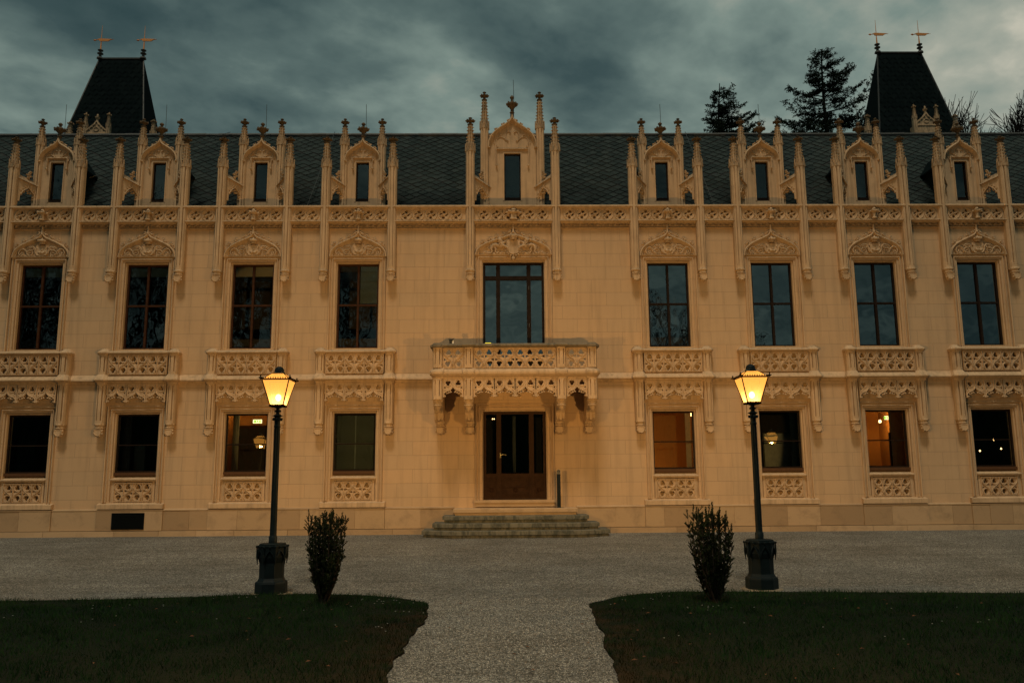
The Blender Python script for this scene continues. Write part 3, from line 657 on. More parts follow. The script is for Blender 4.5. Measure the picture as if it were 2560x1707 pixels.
def lion_relief():
    mb = MB(); z = 7.50
    sh = [(-.17, 7.93), (-.20, 7.88), (-.17, 7.82), (-.205, 7.74), (-.195, 7.64), (-.12, 7.555), (0, 7.52), (.12, 7.555), (.195, 7.64), (.205, 7.74), (.17, 7.82), (.20, 7.88), (.17, 7.93), (.07, 7.91), (0, 7.89), (-.07, 7.91)]
    mb.slab(sh, -.07, .03); mb.tube([(x, -.07, q) for x, q in sh + sh[:1]], .014, 4)
    mb.lathe([(.09, 7.92), (.105, 7.935), (.10, 7.96), (.125, 8.00), (.12, 8.03), (.07, 8.06), (.02, 8.07), (.022, 8.10), (.004, 8.12)], 12, (0, -.07))
    for k in range(-2, 3): mb.tube([(k * .045, -.17, 7.965), (k * .055, -.19, 8.01), (k * .03, -.14, 8.06)], .014, 5)
    for k in range(9):
        a = PI * (1.12 + .76 * k / 8); mb.blob((.235 * math.cos(a), -.08, 7.70 + .235 * math.sin(a)), .024, k, .3)
    mb.lathe([(.012, 7.33), (.045, 7.36), (.055, 7.40), (.035, 7.44), (.012, 7.45)], 8, (0, -.06))
    for s_ in (-1, 1):
        def T(pts, rs, dy=-.05): mb.tube([(s_ * x, dy, q) for x, q in pts], rs, 7)
        T([(.60, 7.70), (.56, 7.765), (.49, 7.785), (.41, 7.75), (.34, 7.735), (.30, 7.77), (.325, 7.84), (.375, 7.88)], [.035, .052, .050, .044, .055, .070, .066, .055], -.055)   # rump, back, chest, maned neck
        mb.blob((s_ * .375, -.085, 7.915), (.055, .05, .048), 3, .2, 1); mb.blob((s_ * .325, -.085, 7.905), (.032, .03, .022), 4, .1); mb.blob((s_ * .32, -.08, 7.875), (.024, .025, .012), 5, .1)
        for k in range(7): mb.blob((s_ * (.36 + .04 * math.sin(k * 2.1)), -.105, 7.76 + k * .022), (.024, .02, .02), k, .4)
        T([(.31, 7.76), (.24, 7.735), (.17, 7.70), (.145, 7.675)], [.034, .026, .022, .026], -.11); T([(.30, 7.80), (.24, 7.86), (.205, 7.875)], [.03, .024, .02], -.08)
        T([(.58, 7.72), (.61, 7.655), (.585, 7.60), (.61, 7.55), (.66, 7.54)], [.045, .036, .024, .02, .022], -.07); T([(.52, 7.74), (.48, 7.66), (.50, 7.60), (.46, 7.555), (.42, 7.545)], [.045, .034, .024, .02, .02], -.04)
        T([(.61, 7.75), (.68, 7.76), (.71, 7.71), (.68, 7.66), (.655, 7.68), (.635, 7.75), (.62, 7.80)], [.012, .012, .012, .012, .012, .012, .02], -.04)
        for k, (x, q) in enumerate([(.74, 7.55), (.70, 7.56), (.78, 7.56), (.36, 7.55), (.30, 7.56), (.55, 7.54), (.24, 7.56)]): mb.blob((s_ * x, -.03, q), (.04, .03, .028), k, .5)
        T([(.83, 7.53), (.80, 7.60), (.74, 7.61), (.72, 7.57)], [.012, .018, .014, .01], -.03); T([(.28, 7.58), (.36, 7.60), (.44, 7.58), (.52, 7.56)], [.01, .018, .016, .01], -.02)
    return mb
def upper_frame(hw, z0, z1, zt, mull, w=.05):
    mb = MB(); y0, y1 = .145, .21
    mb.box(-hw, -hw + w, y0, y1, z0, z1); mb.box(hw - w, hw, y0, y1, z0, z1); mb.box(-hw + w, hw - w, y0, y1, z0, z0 + w); mb.box(-hw + w, hw - w, y0, y1, z1 - w, z1)
    for a, b in mull: mb.box(a, b, y0 - .012, y1, z0 + w, z1 - w)
    ed = [-hw + w] + [q for mm in mull for q in mm] + [hw - w]
    for a, b in zip(ed[0::2], ed[1::2]):
        for t0, t1 in zt: mb.box(a, b, y0 - .006, y1, t0, t1)
    return mb
def pane(hw, z0, z1, y=.185): return MB().add([(-hw, y, z0), (hw, y, z0), (hw, y, z1), (-hw, y, z1)], [(0, 1, 2, 3)])
UW = dict(
    surround=surround(.565, 4.86, 7.285).mesh('window_surround', 'carved_stone'), hood=hood(.765, 7.455, 8.15, 8.33, 4).mesh('hood_mould', 'carved_stone', True), relief=shield_relief().mesh('shield_relief', 'carved_stone', True))
tb = MB(); tb.slab(inner_arch(.71, 7.50, 8.02), -.002, .03); UW['tymp'] = tb.mesh('tympanum', 'carved_stone')
ia = MB().sweep(inner_arch(.705, 7.50, 8.0), [(.035, .02), (.03, -.03), (.012, -.05), (-.01, -.045), (-.02, 0), (-.02, .02)]); ia.box(-.78, .78, -.045, -.002, 7.475, 7.497); UW['arch'] = ia.mesh('tympanum_frame', 'carved_stone', True)
fr_oak = upper_frame(.565, 4.93, 7.285, [(6.11, 6.16)], [(-.028, .028)], .045)
frm = {m_: fr_oak.mesh('upper_window', m_) for m_ in ('oak_wood', 'dark_wood')}
PU = {m_: pane(.54, 4.95, 7.27).mesh('pane', m_) for m_ in ('window_glass', 'skylit_glass')}
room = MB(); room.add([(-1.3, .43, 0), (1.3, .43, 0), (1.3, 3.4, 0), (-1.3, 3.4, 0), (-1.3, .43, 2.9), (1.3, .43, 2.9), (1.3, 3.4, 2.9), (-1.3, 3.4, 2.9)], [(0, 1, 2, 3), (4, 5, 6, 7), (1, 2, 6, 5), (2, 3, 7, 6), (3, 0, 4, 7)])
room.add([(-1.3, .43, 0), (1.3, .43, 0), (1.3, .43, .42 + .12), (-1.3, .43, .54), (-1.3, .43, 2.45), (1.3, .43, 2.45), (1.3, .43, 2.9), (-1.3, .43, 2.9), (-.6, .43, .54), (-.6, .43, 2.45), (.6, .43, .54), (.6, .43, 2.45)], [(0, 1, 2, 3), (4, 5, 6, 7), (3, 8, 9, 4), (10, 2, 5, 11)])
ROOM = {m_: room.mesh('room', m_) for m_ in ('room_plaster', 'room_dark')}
rb = MB(); rb.box(-.52, .52, .23, .245, 6.97, 7.27); RB = rb.mesh('roller_blind', 'blind_fabric')
def upper_bay(b, i):
    wood = 'oak_wood' if i < 4 else 'dark_wood'
    w = link('upper_window', frm[wood], castle, (b, 0, 0)); link('pane', PU['window_glass' if i < 4 else 'skylit_glass'], w)
    link('window_surround', UW['surround'], w); link('room', ROOM['room_dark'], w, (0, .002, 4.72), sc=(1, 1, .99))
    h = link('hood_mould', UW['hood'], castle, (b, 0, 0)); link('tympanum', UW['tymp'], h); link('tympanum_frame', UW['arch'], h); link('shield_relief', UW['relief'], h, (.01, -.01, 0))
    if i in (0, 1, 2, 4, 5, 6, 7): link('roller_blind', RB, w)
    if i == 3:
        vb = MB()
        for k in range(34): vb.box(.045, .51, .24, .262, 6.18 + k * .032, 6.189 + k * .032)
        part('venetian_blind', vb, 'blind_slat_pale', w, label='pale slatted blind lowered over the upper right half')
    if i in (4, 5, 6, 7):
        cu = MB()                                                      # inner window frame seen through the glass
        cu.box(-.05, .02, .30, .34, 4.95, 6.95); cu.box(.40, .46, .30, .34, 4.95, 6.95); cu.box(-.5, .5, .29, .30, 5.98, 6.03)
        part('inner_casement', cu, 'dark_wood', w)
for i, b in enumerate(OFF): upper_bay(b, i)
# centre window
w = part('balcony_door', upper_frame(.835, 4.0, 7.315, [(6.83, 6.94)], [(-.48, -.37), (.365, .475)], .055), 'dark_wood', castle)
part('pane', pane(.80, 4.02, 7.29), 'skylit_glass', w); part('window_surround', surround(.84, 3.97, 7.32), 'carved_stone', w); link('room', ROOM['room_dark'], w, (0, .002, 4.2), sc=(1.25, 1, 1.2))
for a, b in ((-.76, -.50), (-.35, .34), (.50, .76)):
    c_ = MB(); c_.box(a, b, .24, .255, 6.96, 7.22); part('roller_blind', c_, 'blind_fabric', w)
hh = MB(); [hh.box(.415, .43, .11, .135, z, z + .10) for z in (6.55, 5.50)]; part('hinge', hh, 'grey_metal', w)
h = part('hood_mould', hood(1.035, 7.49, 8.17, 8.30, 5), 'carved_stone', castle, smooth=True)
t_ = MB(); t_.slab(inner_arch(.97, 7.52, 8.09), -.002, .03); part('tympanum', t_, 'carved_stone', h)
t_ = MB().sweep(inner_arch(.965, 7.52, 8.07), [(.035, .02), (.03, -.03), (.012, -.05), (-.01, -.045), (-.02, 0), (-.02, .02)]); t_.box(-1.04, 1.04, -.045, -.002, 7.485, 7.507); part('tympanum_frame', t_, 'carved_stone', h, smooth=True)
part('lion_relief', lion_relief(), 'carved_stone', h, smooth=True)

# ---- window balustrades (blind) with posts, ledge and lower posts
def bal_cell(w, h, flip):
    s_ = -1 if flip else 1; r = w * .36; zt, zb = h / 2 - r * 1.12, -h / 2 + r * 1.12
    tri = lambda pts: [(s_ * x * w, z) for x, z in pts]
    mb = fill([(-w / 2 + .001, -h / 2), (w / 2 - .001, -h / 2), (w / 2 - .001, h / 2), (-w / 2 + .001, h / 2)],
              [trefoil(.01 * s_, zt, r * .78), trefoil(-.01 * s_, zb, r * .78, -PI / 2), tri([(.10, zt - r * 1.12), (.42, zt - r * .75), (.42, .005)]), tri([(-.10, zb + r * 1.12), (-.42, zb + r * .75), (-.42, -.005)])], -.002, .045)
    mb.ring((0, -.012, zt), r * .92, .010, 16, 5); mb.ring((0, -.012, zb), r * .92, .010, 16, 5)
    mb.tube(bez((-s_ * w * .44, -.02, zt + .01), (-s_ * w * .36, -.02, zt - r * 1.5), (s_ * w * .36, -.02, zb + r * 1.5), (s_ * w * .44, -.02, zb - .01), 8), .012, 5)
    mb.tube(arc(0, zb, r * 1.18, 200, 340, 7, -.015), .010, 4)
    mb.box(-w / 2 - .007, -w / 2 + .007, -.03, .04, -h / 2, h / 2)
    return mb
def bal_panel(n, w, h):
    mb = MB(); 
    for k in range(n): mb.merge(bal_cell(w, h, k % 2 == 1), ((k - (n - 1) / 2) * w, 0, 0))
    mb.box(n * w / 2 - .007, n * w / 2 + .007, -.03, .04, -h / 2, h / 2); mb.box(-n * w / 2, n * w / 2, -.03, .04, h / 2 - .001, h / 2 + .014); mb.box(-n * w / 2, n * w / 2, -.025, .04, -h / 2 - .012, -h / 2 + .001)
    return mb
def oct_(c, w, d, k=.3): 
    x, y = w / 2, d; q = w * k
    return [(c - x, 0), (c - x, -y + q), (c - x + q, -y), (c + x - q, -y), (c + x, -y + q), (c + x, 0)]
def gpost(mb, c, z0, z1, d=.20, w=.25):
    pts = [(c - w / 2, 0), (c - w / 2, -d + .07), (c - w * .38, -d + .005), (c - w * .26, -d), (c - w * .26, -d + .035), (c - w * .16, -d + .035), (c - w * .16, -d - .018), (c + w * .16, -d - .018), (c + w * .16, -d + .035), (c + w * .26, -d + .035), (c + w * .26, -d), (c + w * .38, -d + .005), (c + w / 2, -d + .07), (c + w / 2, 0)]
    pl = [(c - w / 2, 0), (c - w / 2, -d + .07), (c - w * .38, -d), (c - w * .16, -d - .02), (c + w * .16, -d - .02), (c + w * .38, -d), (c + w / 2, -d + .07), (c + w / 2, 0)]
    mb.prism(pl, z0, z0 + .09); mb.prism(pts, z0 + .09, z1 - .04); mb.prism(pl, z1 - .04, z1)
def win_balustrade():
    mb = MB(); pn = .795
    for s_ in (-1, 1): gpost(mb, s_ * .925, 4.20, 4.745)
    mb.box(-.80, .80, -.04, 0, 4.19, 4.76)
    # capping with raised, hipped blocks over the posts
    mb.side([(.10, 4.90), (-.16, 4.845), (-.235, 4.81), (-.235, 4.785), (-.18, 4.765), (-.15, 4.74), (.0, 4.74), (.10, 4.80)], -.80, .80)
    for s_ in (-1, 1):
        c = s_ * .935; lo = [(c - .165, 0), (c - .165, -.20), (c - .09, -.275), (c + .09, -.275), (c + .165, -.20), (c + .165, 0)]; sm = [(c - .155, 0), (c - .155, -.19), (c - .085, -.26), (c + .085, -.26), (c + .155, -.19), (c + .155, 0)]
        md = [(c - .135, 0), (c - .135, -.16), (c - .08, -.22), (c + .08, -.22), (c + .135, -.16), (c + .135, 0)]; tp = [(c - .075, 0), (c - .075, -.08), (c - .045, -.12), (c + .045, -.12), (c + .075, -.08), (c + .075, 0)]
        mb.prism(md, 4.745, 4.785, sm); mb.prism(lo, 4.785, 4.81); mb.prism(lo, 4.81, 4.915, tp)
    return mb
def ledge():
    mb = MB()
    mb.side([(0, 4.215), (-.13, 4.205), (-.275, 4.075), (-.275, 4.05), (-.19, 4.035), (-.18, 4.0), (-.15, 3.985), (-.14, 3.955), (0, 3.95)], -.80, .80)
    for s_ in (-1, 1):
        c = s_ * .925
        P = lambda a, d: [(c - a, 0), (c - a, -d + .07), (c - a * .6, -d), (c + a * .6, -d), (c + a, -d + .07), (c + a, 0)]
        mb.prism(P(.195, .35), 4.07, 4.215, P(.135, .225)); mb.prism(P(.195, .35), 4.045, 4.07); mb.prism(P(.15, .25), 4.0, 4.045, P(.19, .34)); mb.prism(P(.14, .235), 3.95, 4.0)
    return mb
def hang_arch(w):
    """one ogee arch of the hanging tracery, springing at z 0 up to the top at .46"""
    og = bez((-w / 2 + .012, .03), (-w / 2 + .02, .20), (-w * .12, .10), (0, .285), 10)
    outl = [(-w / 2 + .001, .46), (-w / 2 + .001, .03)] + og + [(-x, z) for x, z in og[::-1][1:]] + [(w / 2 - .001, .03), (w / 2 - .001, .46)]
    r = w * .168; mb = fill(outl, [trefoil(s_ * w / 4, .345, r * .80, PI / 2 * s_) for s_ in (-1, 1)] + [[(s_ * w * .43, .20), (s_ * w * .34, .225), (s_ * w * .43, .265)] for s_ in (-1, 1)], -.005, .05)
    for s_ in (-1, 1):
        mb.ring((s_ * w / 4, -.01, .345), r * .95, .010, 16, 5); mb.tube([(s_ * x, -.018, z - .008) for x, z in og], .017, 6)
        mb.tube([(s_ * x, -.012, z) for x, z in [(-.36 * w, .145), (-.33 * w, .075), (-.25 * w, .085), (-.21 * w, .125)]] , [.014, .012, .013, .012], 5); mb.blob((-s_ * w * .20, -.02, .10), .020, 1, .2); mb.blob((-s_ * w * .235, -.02, .088), .015, 2, .2)
        mb.tube([(s_ * x, -.012, z) for x, z in [(-.15 * w, .185), (-.13 * w, .11), (-.085 * w, .12)]], [.014, .013, .010], 5); mb.blob((-s_ * w * .09, -.02, .112), .018, 3, .2)
        mb.tube([(s_ * x, -.012, z) for x, z in [(-.46 * w, .10), (-.44 * w, .02), (-.40 * w, .0), (-.375 * w, .03)]], [.014, .014, .013, .010], 5); mb.blob((-s_ * w * .39, -.02, .008), .022, 4, .2); mb.blob((-s_ * w * .47, -.02, .0), .024, 5, .2)
        mb.tube([(s_ * x, -.01, z) for x, z in [(-.43 * w, .135), (-.40 * w, .175), (-.34 * w, .16)]], .010, 4)
    mb.box(-w / 2 - .008, -w / 2 + .008, -.03, .045, .18, .46); mb.box(w / 2 - .008, w / 2 + .008, -.03, .045, .18, .46); mb.box(-.007, .007, -.025, .04, .30, .46)
    return mb
WB = win_balustrade().mesh('window_balustrade', 'carved_stone'); LG = ledge().mesh('sloped_ledge', 'carved_stone')
BP = bal_panel(6, .257, .50).mesh('tracery_panel', 'carved_stone')
HA = MB(); [HA.merge(hang_arch(.515), (k * .515, 0, 0)) for k in (-1, 0, 1)]; HA.box(-.79, .79, .125, .145, -.02, .46); HA = HA.mesh('blind_arcade', 'carved_stone')
lp = MB(); gpost(lp, 0, 2.90, 3.955, .20, .25); LP_ = lp.mesh('lower_post', 'carved_stone')
for b in OFF:
    w = link('window_balustrade', WB, castle, (b, 0, 0)); link('tracery_panel', BP, w, (0, -.17, 4.475)); link('sloped_ledge', LG, w)
    a = link('blind_arcade', HA, castle, (b, -.15, 3.49))
    for s_ in (-1, 1):
        l_ = link('lower_post', LP_, castle, (b + s_ * .925, 0, 0)); link('corbel', CORB, l_, (0, -.085, 2.60))

# ---- lower windows
ls = surround(.56, .86, 3.17).mesh('window_surround', 'carved_stone')
lf = MB(); hw = .56
lf.box(-hw, -hw + .035, .145, .21, 1.64, 3.17); lf.box(hw - .035, hw, .145, .21, 1.64, 3.17); lf.box(-hw + .035, hw - .035, .145, .21, 3.13, 3.17); lf.box(-hw + .035, hw - .035, .145, .21, 1.64, 1.68); lf.box(-hw + .035, hw - .035, .14, .21, 2.345, 2.375)
LF = lf.mesh('lower_window', 'dark_wood'); LPn = pane(.54, 1.66, 3.15).mesh('pane', 'lower_glass')
sw = MB(); sw.box(-.565, .565, .08, .21, 1.555, 1.64); SW = sw.mesh('wooden_sill', 'sill_wood')
ss = MB(); ss.side([(.21, 1.553), (.02, 1.475), (-.03, 1.465), (-.03, 1.44), (.01, 1.43), (.02, 1.395), (.21, 1.39)], -.60, .60); ss.side([(.08, .885), (-.03, .835), (-.125, .815), (-.125, .70), (.0, .69)], -.86, .86)
ss.box(-.60, .60, .15, .18, .86, 1.40); ss.box(-.56, -.50, .03, .08, .87, 1.39); ss.box(.50, .56, .03, .08, .87, 1.39); SS = ss.mesh('stone_sill', 'carved_stone')
P4 = bal_panel(4, .245, .46).mesh('tracery_panel', 'carved_stone')
LW = []
for i, b in enumerate(OFF):
    w = link('lower_window', LF, castle, (b, 0, 0)); LW.append(w); link('pane', LPn, w); link('window_surround', ls, w); link('wooden_sill', SW, w); link('stone_sill', SS, w); link('tracery_panel', P4, w, (0, .035, 1.125))
    link('room', ROOM['room_plaster' if i in (1, 2, 4, 6) else 'room_dark'], w, (0, .002, .90), sc=(1, 1, 1.0))
vb = MB()
for k in range(50): vb.box(-.49, .49, .215, .24, 1.70 + k * .0285, 1.709 + k * .0285)
vb.box(-.012, .012, .228, .232, 1.69, 3.12)
part('venetian_blind', vb, 'blind_slat', LW[3], label='dark slatted blind lowered behind the whole window')

# ---- entrance
dr = MB(); y0, y1 = .145, .21; z0, z1 = .865, 3.185
for a, b in ((-.835, -.765), (-.49, -.36), (.385, .515), (.765, .835)): dr.box(a, b, y0, y1, z0, z1)
for a, b in ((-.765, -.49), (-.36, .385), (.515, .765)):
    dr.box(a, b, y0, y1, 3.12, z1); dr.box(a, b, y0 - .01, y1, 1.44, 1.545); dr.box(a, b, y0 + .02, y1, z0, 1.44)
    dr.box(a + .04, b - .04, y0 + .005, y0 + .02, z0 + .10, 1.39); dr.box(a + .07, b - .07, y0 - .01, y0 + .005, z0 + .14, 1.35)
    dr.tube([(a + .07, y0 - .015, (z0 + .14 + 1.35) / 2 - .0), (b - .07, y0 - .015, (z0 + .14 + 1.35) / 2)], .008, 4); dr.ring(((a + b) / 2, y0 - .015, 1.115), .055, .010, 14, 4); dr.ring(((a + b) / 2, y0 - .015, 1.115), .03, .008, 12, 4)
    dr.box(a - .0, b, y0 - .006, y0, z0, z0 + .05)
door = part('entrance_door', dr, 'door_wood', castle, label='brown panelled glazed double door under the balcony')
part('pane', pane(.78, 1.53, 3.14, .19), 'lower_glass', door); part('door_surround', surround(.84, .86, 3.19), 'carved_stone', door)
hd = MB(); hd.tube([(-.385, .13, 2.03), (-.385, .06, 2.03), (-.33, .05, 2.045), (-.25, .05, 2.04), (-.235, .055, 2.015)], .013, 6); hd.box(-.40, -.37, .125, .145, 1.96, 2.09); part('handle', hd, 'handle_brass', door, smooth=True)
ib = MB(); ib.box(-.045, -.012, .6, .64, 1.58, 3.1); ib.box(.0, .033, .6, .64, 1.58, 3.1); part('inner_door_bar', ib, 'grey_metal', door)
link('room', ROOM['room_dark'], door, (0, .002, .86), sc=(1.25, 1.4, 1.0))
th = MB(); th.box(-1.07, 1.07, -.14, .21, .79, .86); th.box(-1.05, 1.05, -.11, 0, .69, .79); part('threshold', th, 'plinth_stone', castle)

# ---- balcony
BY = -1.17
def balcony():
    bl = MB()
    # floor slab with rounded nosing following the plan with proud posts
    def plan(g, d): return [(-2.12 - g, 0), (-2.12 - g, BY - d + .10), (-2.02 - g, BY - d), (-1.84, BY - d), (-1.80, BY - d + .05), (-1.36, BY - d + .05), (-1.32, BY - d), (-1.05, BY - d), (-1.01, BY - d + .05)]
    def full(g, d): p = plan(g, d); return p + [(-x, y) for x, y in p[::-1]]
    for (g0, d0, z0), (g1, d1, z1) in zip([(.0, .0, 3.945), (.005, .01, 3.985), (.04, .06, 4.02), (.07, .10, 4.06), (.075, .105, 4.11), (.04, .06, 4.17)], [(.005, .01, 3.985), (.04, .06, 4.02), (.07, .10, 4.06), (.075, .105, 4.11), (.04, .06, 4.17), (.0, .0, 4.215)]):
        bl.prism(full(g0, d0), z0, z1, full(g1, d1))
    b = part('balcony', bl, 'carved_stone', castle, smooth=True)
    cp = MB()
    for (g0, d0, z0), (g1, d1, z1) in zip([(.0, .0, 4.735), (.06, .07, 4.775), (.06, .07, 4.79), (.0, .0, 4.835)], [(.06, .07, 4.775), (.06, .07, 4.79), (.0, .0, 4.835), (-.10, -.10, 4.845)]):
        for seg in ('f', 'l', 'r'):
            pass
    def rim(a, c, z0, z1, za):                                          # ring-shaped cap: front bar and two side bars
        pass
    prof = [(.10, 4.745), (-.02, 4.745), (-.065, 4.775), (-.07, 4.795), (-.02, 4.845), (.06, 4.85), (.12, 4.80)]
    pf = [(BY + y, z) for y, z in prof]; cp.side(pf, -2.02, 2.02)
    for c in (-1.19, 1.19): cp.side([(y - .045, z + .004) for y, z in pf], c - .17, c + .17)
    for c in (-1.98, 1.98): cp.prism([(c - .20, BY + .16), (c - .20, BY + .01), (c - .10, BY - .10), (c + .10, BY - .10), (c + .20, BY + .01), (c + .20, BY + .16)], 4.75, 4.80); cp.prism([(c - .20, BY + .16), (c - .20, BY + .01), (c - .10, BY - .10), (c + .10, BY - .10), (c + .20, BY + .01), (c + .20, BY + .16)], 4.80, 4.865, [(c - .11, BY + .14), (c - .11, BY + .04), (c - .05, BY - .02), (c + .05, BY - .02), (c + .11, BY + .04), (c + .11, BY + .14)])
    for s_ in (-1, 1): cp.box(min(s_ * 1.90, s_ * 2.17), max(s_ * 1.90, s_ * 2.17), BY + .16, 0, 4.755, 4.83)
    part('balcony_capping', cp, 'mossy_capping_stone', b)
    t1 = MB(); gpost(t1, 0, 4.215, 4.745, .24, .265); t2 = MB(); gpost(t2, 0, 3.41, 3.945, .24, .265); t1, t2 = t1.mesh('post', 'carved_stone'), t2.mesh('post', 'carved_stone')
    for c in (-1.98, -1.19, 1.19, 1.98): link('post', t1, b, (c, BY + .22, 0)); link('post', t2, b, (c, BY + .22, 0))
    P8, P2 = bal_panel(8, .262, .50).mesh('tracery_panel', 'carved_stone'), bal_panel(2, .258, .50).mesh('tracery_panel', 'carved_stone')
    link('tracery_panel', P8, b, (0, BY + .04, 4.475))
    for s_ in (-1, 1): link('tracery_panel', P2, b, (s_ * 1.585, BY + .04, 4.475)); o = link('tracery_panel', bal_panel(4, .24, .50).mesh('tracery_panel', 'carved_stone'), b, (s_ * 2.06, -.52, 4.475), rz=s_ * PI / 2)
    c4 = MB(); [c4.merge(hang_arch(.53), ((k - 1.5) * .53, 0, 0)) for k in range(4)]; link('hanging_arcade', c4.mesh('hanging_arcade', 'carved_stone'), b, (0, BY + .04, 3.485))
    c1 = hang_arch(.52).mesh('hanging_arcade', 'carved_stone')
    for s_ in (-1, 1): link('hanging_arcade', c1, b, (s_ * 1.585, BY + .04, 3.485))
    c2 = MB(); [c2.merge(hang_arch(.49), ((k - .5) * .49, 0, 0)) for k in range(2)]; c2 = c2.mesh('hanging_arcade', 'carved_stone')
    for s_ in (-1, 1): link('hanging_arcade', c2, b, (s_ * 2.06, -.50, 3.485), rz=s_ * PI / 2)
    br = MB(); hw = .115
    br.side([(0, 3.945), (BY + .06, 3.945), (BY + .06, 3.40), (BY + .20, 3.28), (BY + .28, 3.22), (-.72, 3.18), (-.60, 3.10), (-.56, 2.96), (-.46, 2.90), (-.30, 2.90), (-.24, 2.86), (0, 2.86)], -hw, hw)
    br.lathe([(.125, 3.41), (.14, 3.39), (.14, 3.365), (.11, 3.34), (.10, 3.30), (.13, 3.28), (.13, 3.255), (.085, 3.225), (.07, 3.18), (.03, 3.13), (.01, 3.11)], 8, (0, BY + .14), PI / 8)
    br.side([(-.50, 3.12), (-.62, 3.12), (-.60, 2.92), (-.50, 2.90)], -.03, .03)
    for s_ in (-1, 1): br.box(s_ * .085 - .012, s_ * .085 + .012, -.60, -.54, 2.94, 3.14)
    br.lathe([(.13, 2.90), (.14, 2.875), (.12, 2.85), (.10, 2.83)], 8, (0, -.18), PI / 8)
    brm = br.mesh('bracket', 'carved_stone')
    for c in (-1.98, -1.19, 1.19, 1.98): o = link('bracket', brm, b, (c, 0, 0)); 
    for c in (-1.98, -1.19, 1.19, 1.98): link('corbel', CORB, b, (c, -.10, 2.60))
    return b
balc = balcony()

# ---- main roof
RY0, RZ0, RY1, RZ1 = .25, 8.70, 3.38, 12.42
def roof():
    mb = MB(); sl = math.hypot(RY1 - RY0, RZ1 - RZ0); uy, uz = (RY1 - RY0) / sl, (RZ1 - RZ0) / sl; ny, nz = -uz, uy
    base = MB(); base.add([(-HALF - .1, RY0, RZ0), (HALF + .1, RY0, RZ0), (HALF + .1, RY1, RZ1), (-HALF - .1, RY1, RZ1), (-HALF - .1, 6.5, 8.7), (HALF + .1, 6.5, 8.7)], [(0, 1, 2, 3), (3, 2, 5, 4), (0, 3, 4), (1, 5, 2)])
    R_ = random.Random(2)
    tw, thh = .36, .285; ni = int(2 * HALF / tw) + 1; nj = int(sl / (thh / 2)) + 1
    for j in range(nj):
        s0 = j * thh / 2
        for i in range(ni):
            cx = -HALF + i * tw + (tw / 2 if j % 2 else 0)
            if cx > HALF: continue
            k = .88; pts = [(0, -thh / 2 * k, .020), (tw / 2 * k, 0, .012), (0, thh / 2 * k, .006), (-tw / 2 * k, 0, .012)]; jit = R_.uniform(-.004, .006); tz = R_.uniform(-.008, .008); sl_ = R_.choice((0, 0, 0, 0, 0, 0, 0, 0, .012, -.012, .03)); rx = R_.uniform(-.006, .006)
            vs = []
            for a, s_, h in pts:
                ss_ = min(max(s0 + s_ + sl_, 0), sl); h += jit + tz * (a / tw); vs.append((cx + a + rx, RY0 + uy * ss_ + ny * h, RZ0 + uz * ss_ + nz * h))
            lo = []
            for (a, s_, h), v in zip(pts, vs): lo.append((v[0], v[1] - ny * .012, v[2] - nz * .012))
            mb.add(vs + lo, [(0, 1, 2, 3), (0, 4, 5, 1), (3, 7, 4, 0)])
    r = part('roof', mb, 'slate', castle); part('roof_underlay', base, 'roof_felt', r)
    rd = MB(); R_ = random.Random(8); x = -HALF
    while x < HALF: rd.tube([(x, RY1, RZ1 + .02), (x + .44, RY1, RZ1 + .02 + R_.uniform(-.006, .008))], .075 + R_.uniform(-.004, .006), 8); x += .43
    part('ridge_tiles', rd, 'lead_ridge', r)
    gu = MB(); gu.box(-HALF, HALF, .0, .30, 8.66, 8.72); part('gutter', gu, 'lead_ridge', r)
    cb = MB(); 
    for a, b in (((-5.66, 3.2, 12.40), (-5.80, .36, 8.95)), ((5.64, 3.2, 12.40), (5.72, .36, 8.95)), ((-9.0, 3.2, 12.40), (-12.6, 1.3, 10.1)), ((8.6, 3.2, 12.42), (11.2, 1.7, 10.6))):
        part('lightning_cable', MB().tube([(p[0], p[1] - .10, p[2] + .04) for p in (a, tuple((u + v) / 2 for u, v in zip(a, b)), b)], .009, 4), 'grey_metal', castle)
roof()

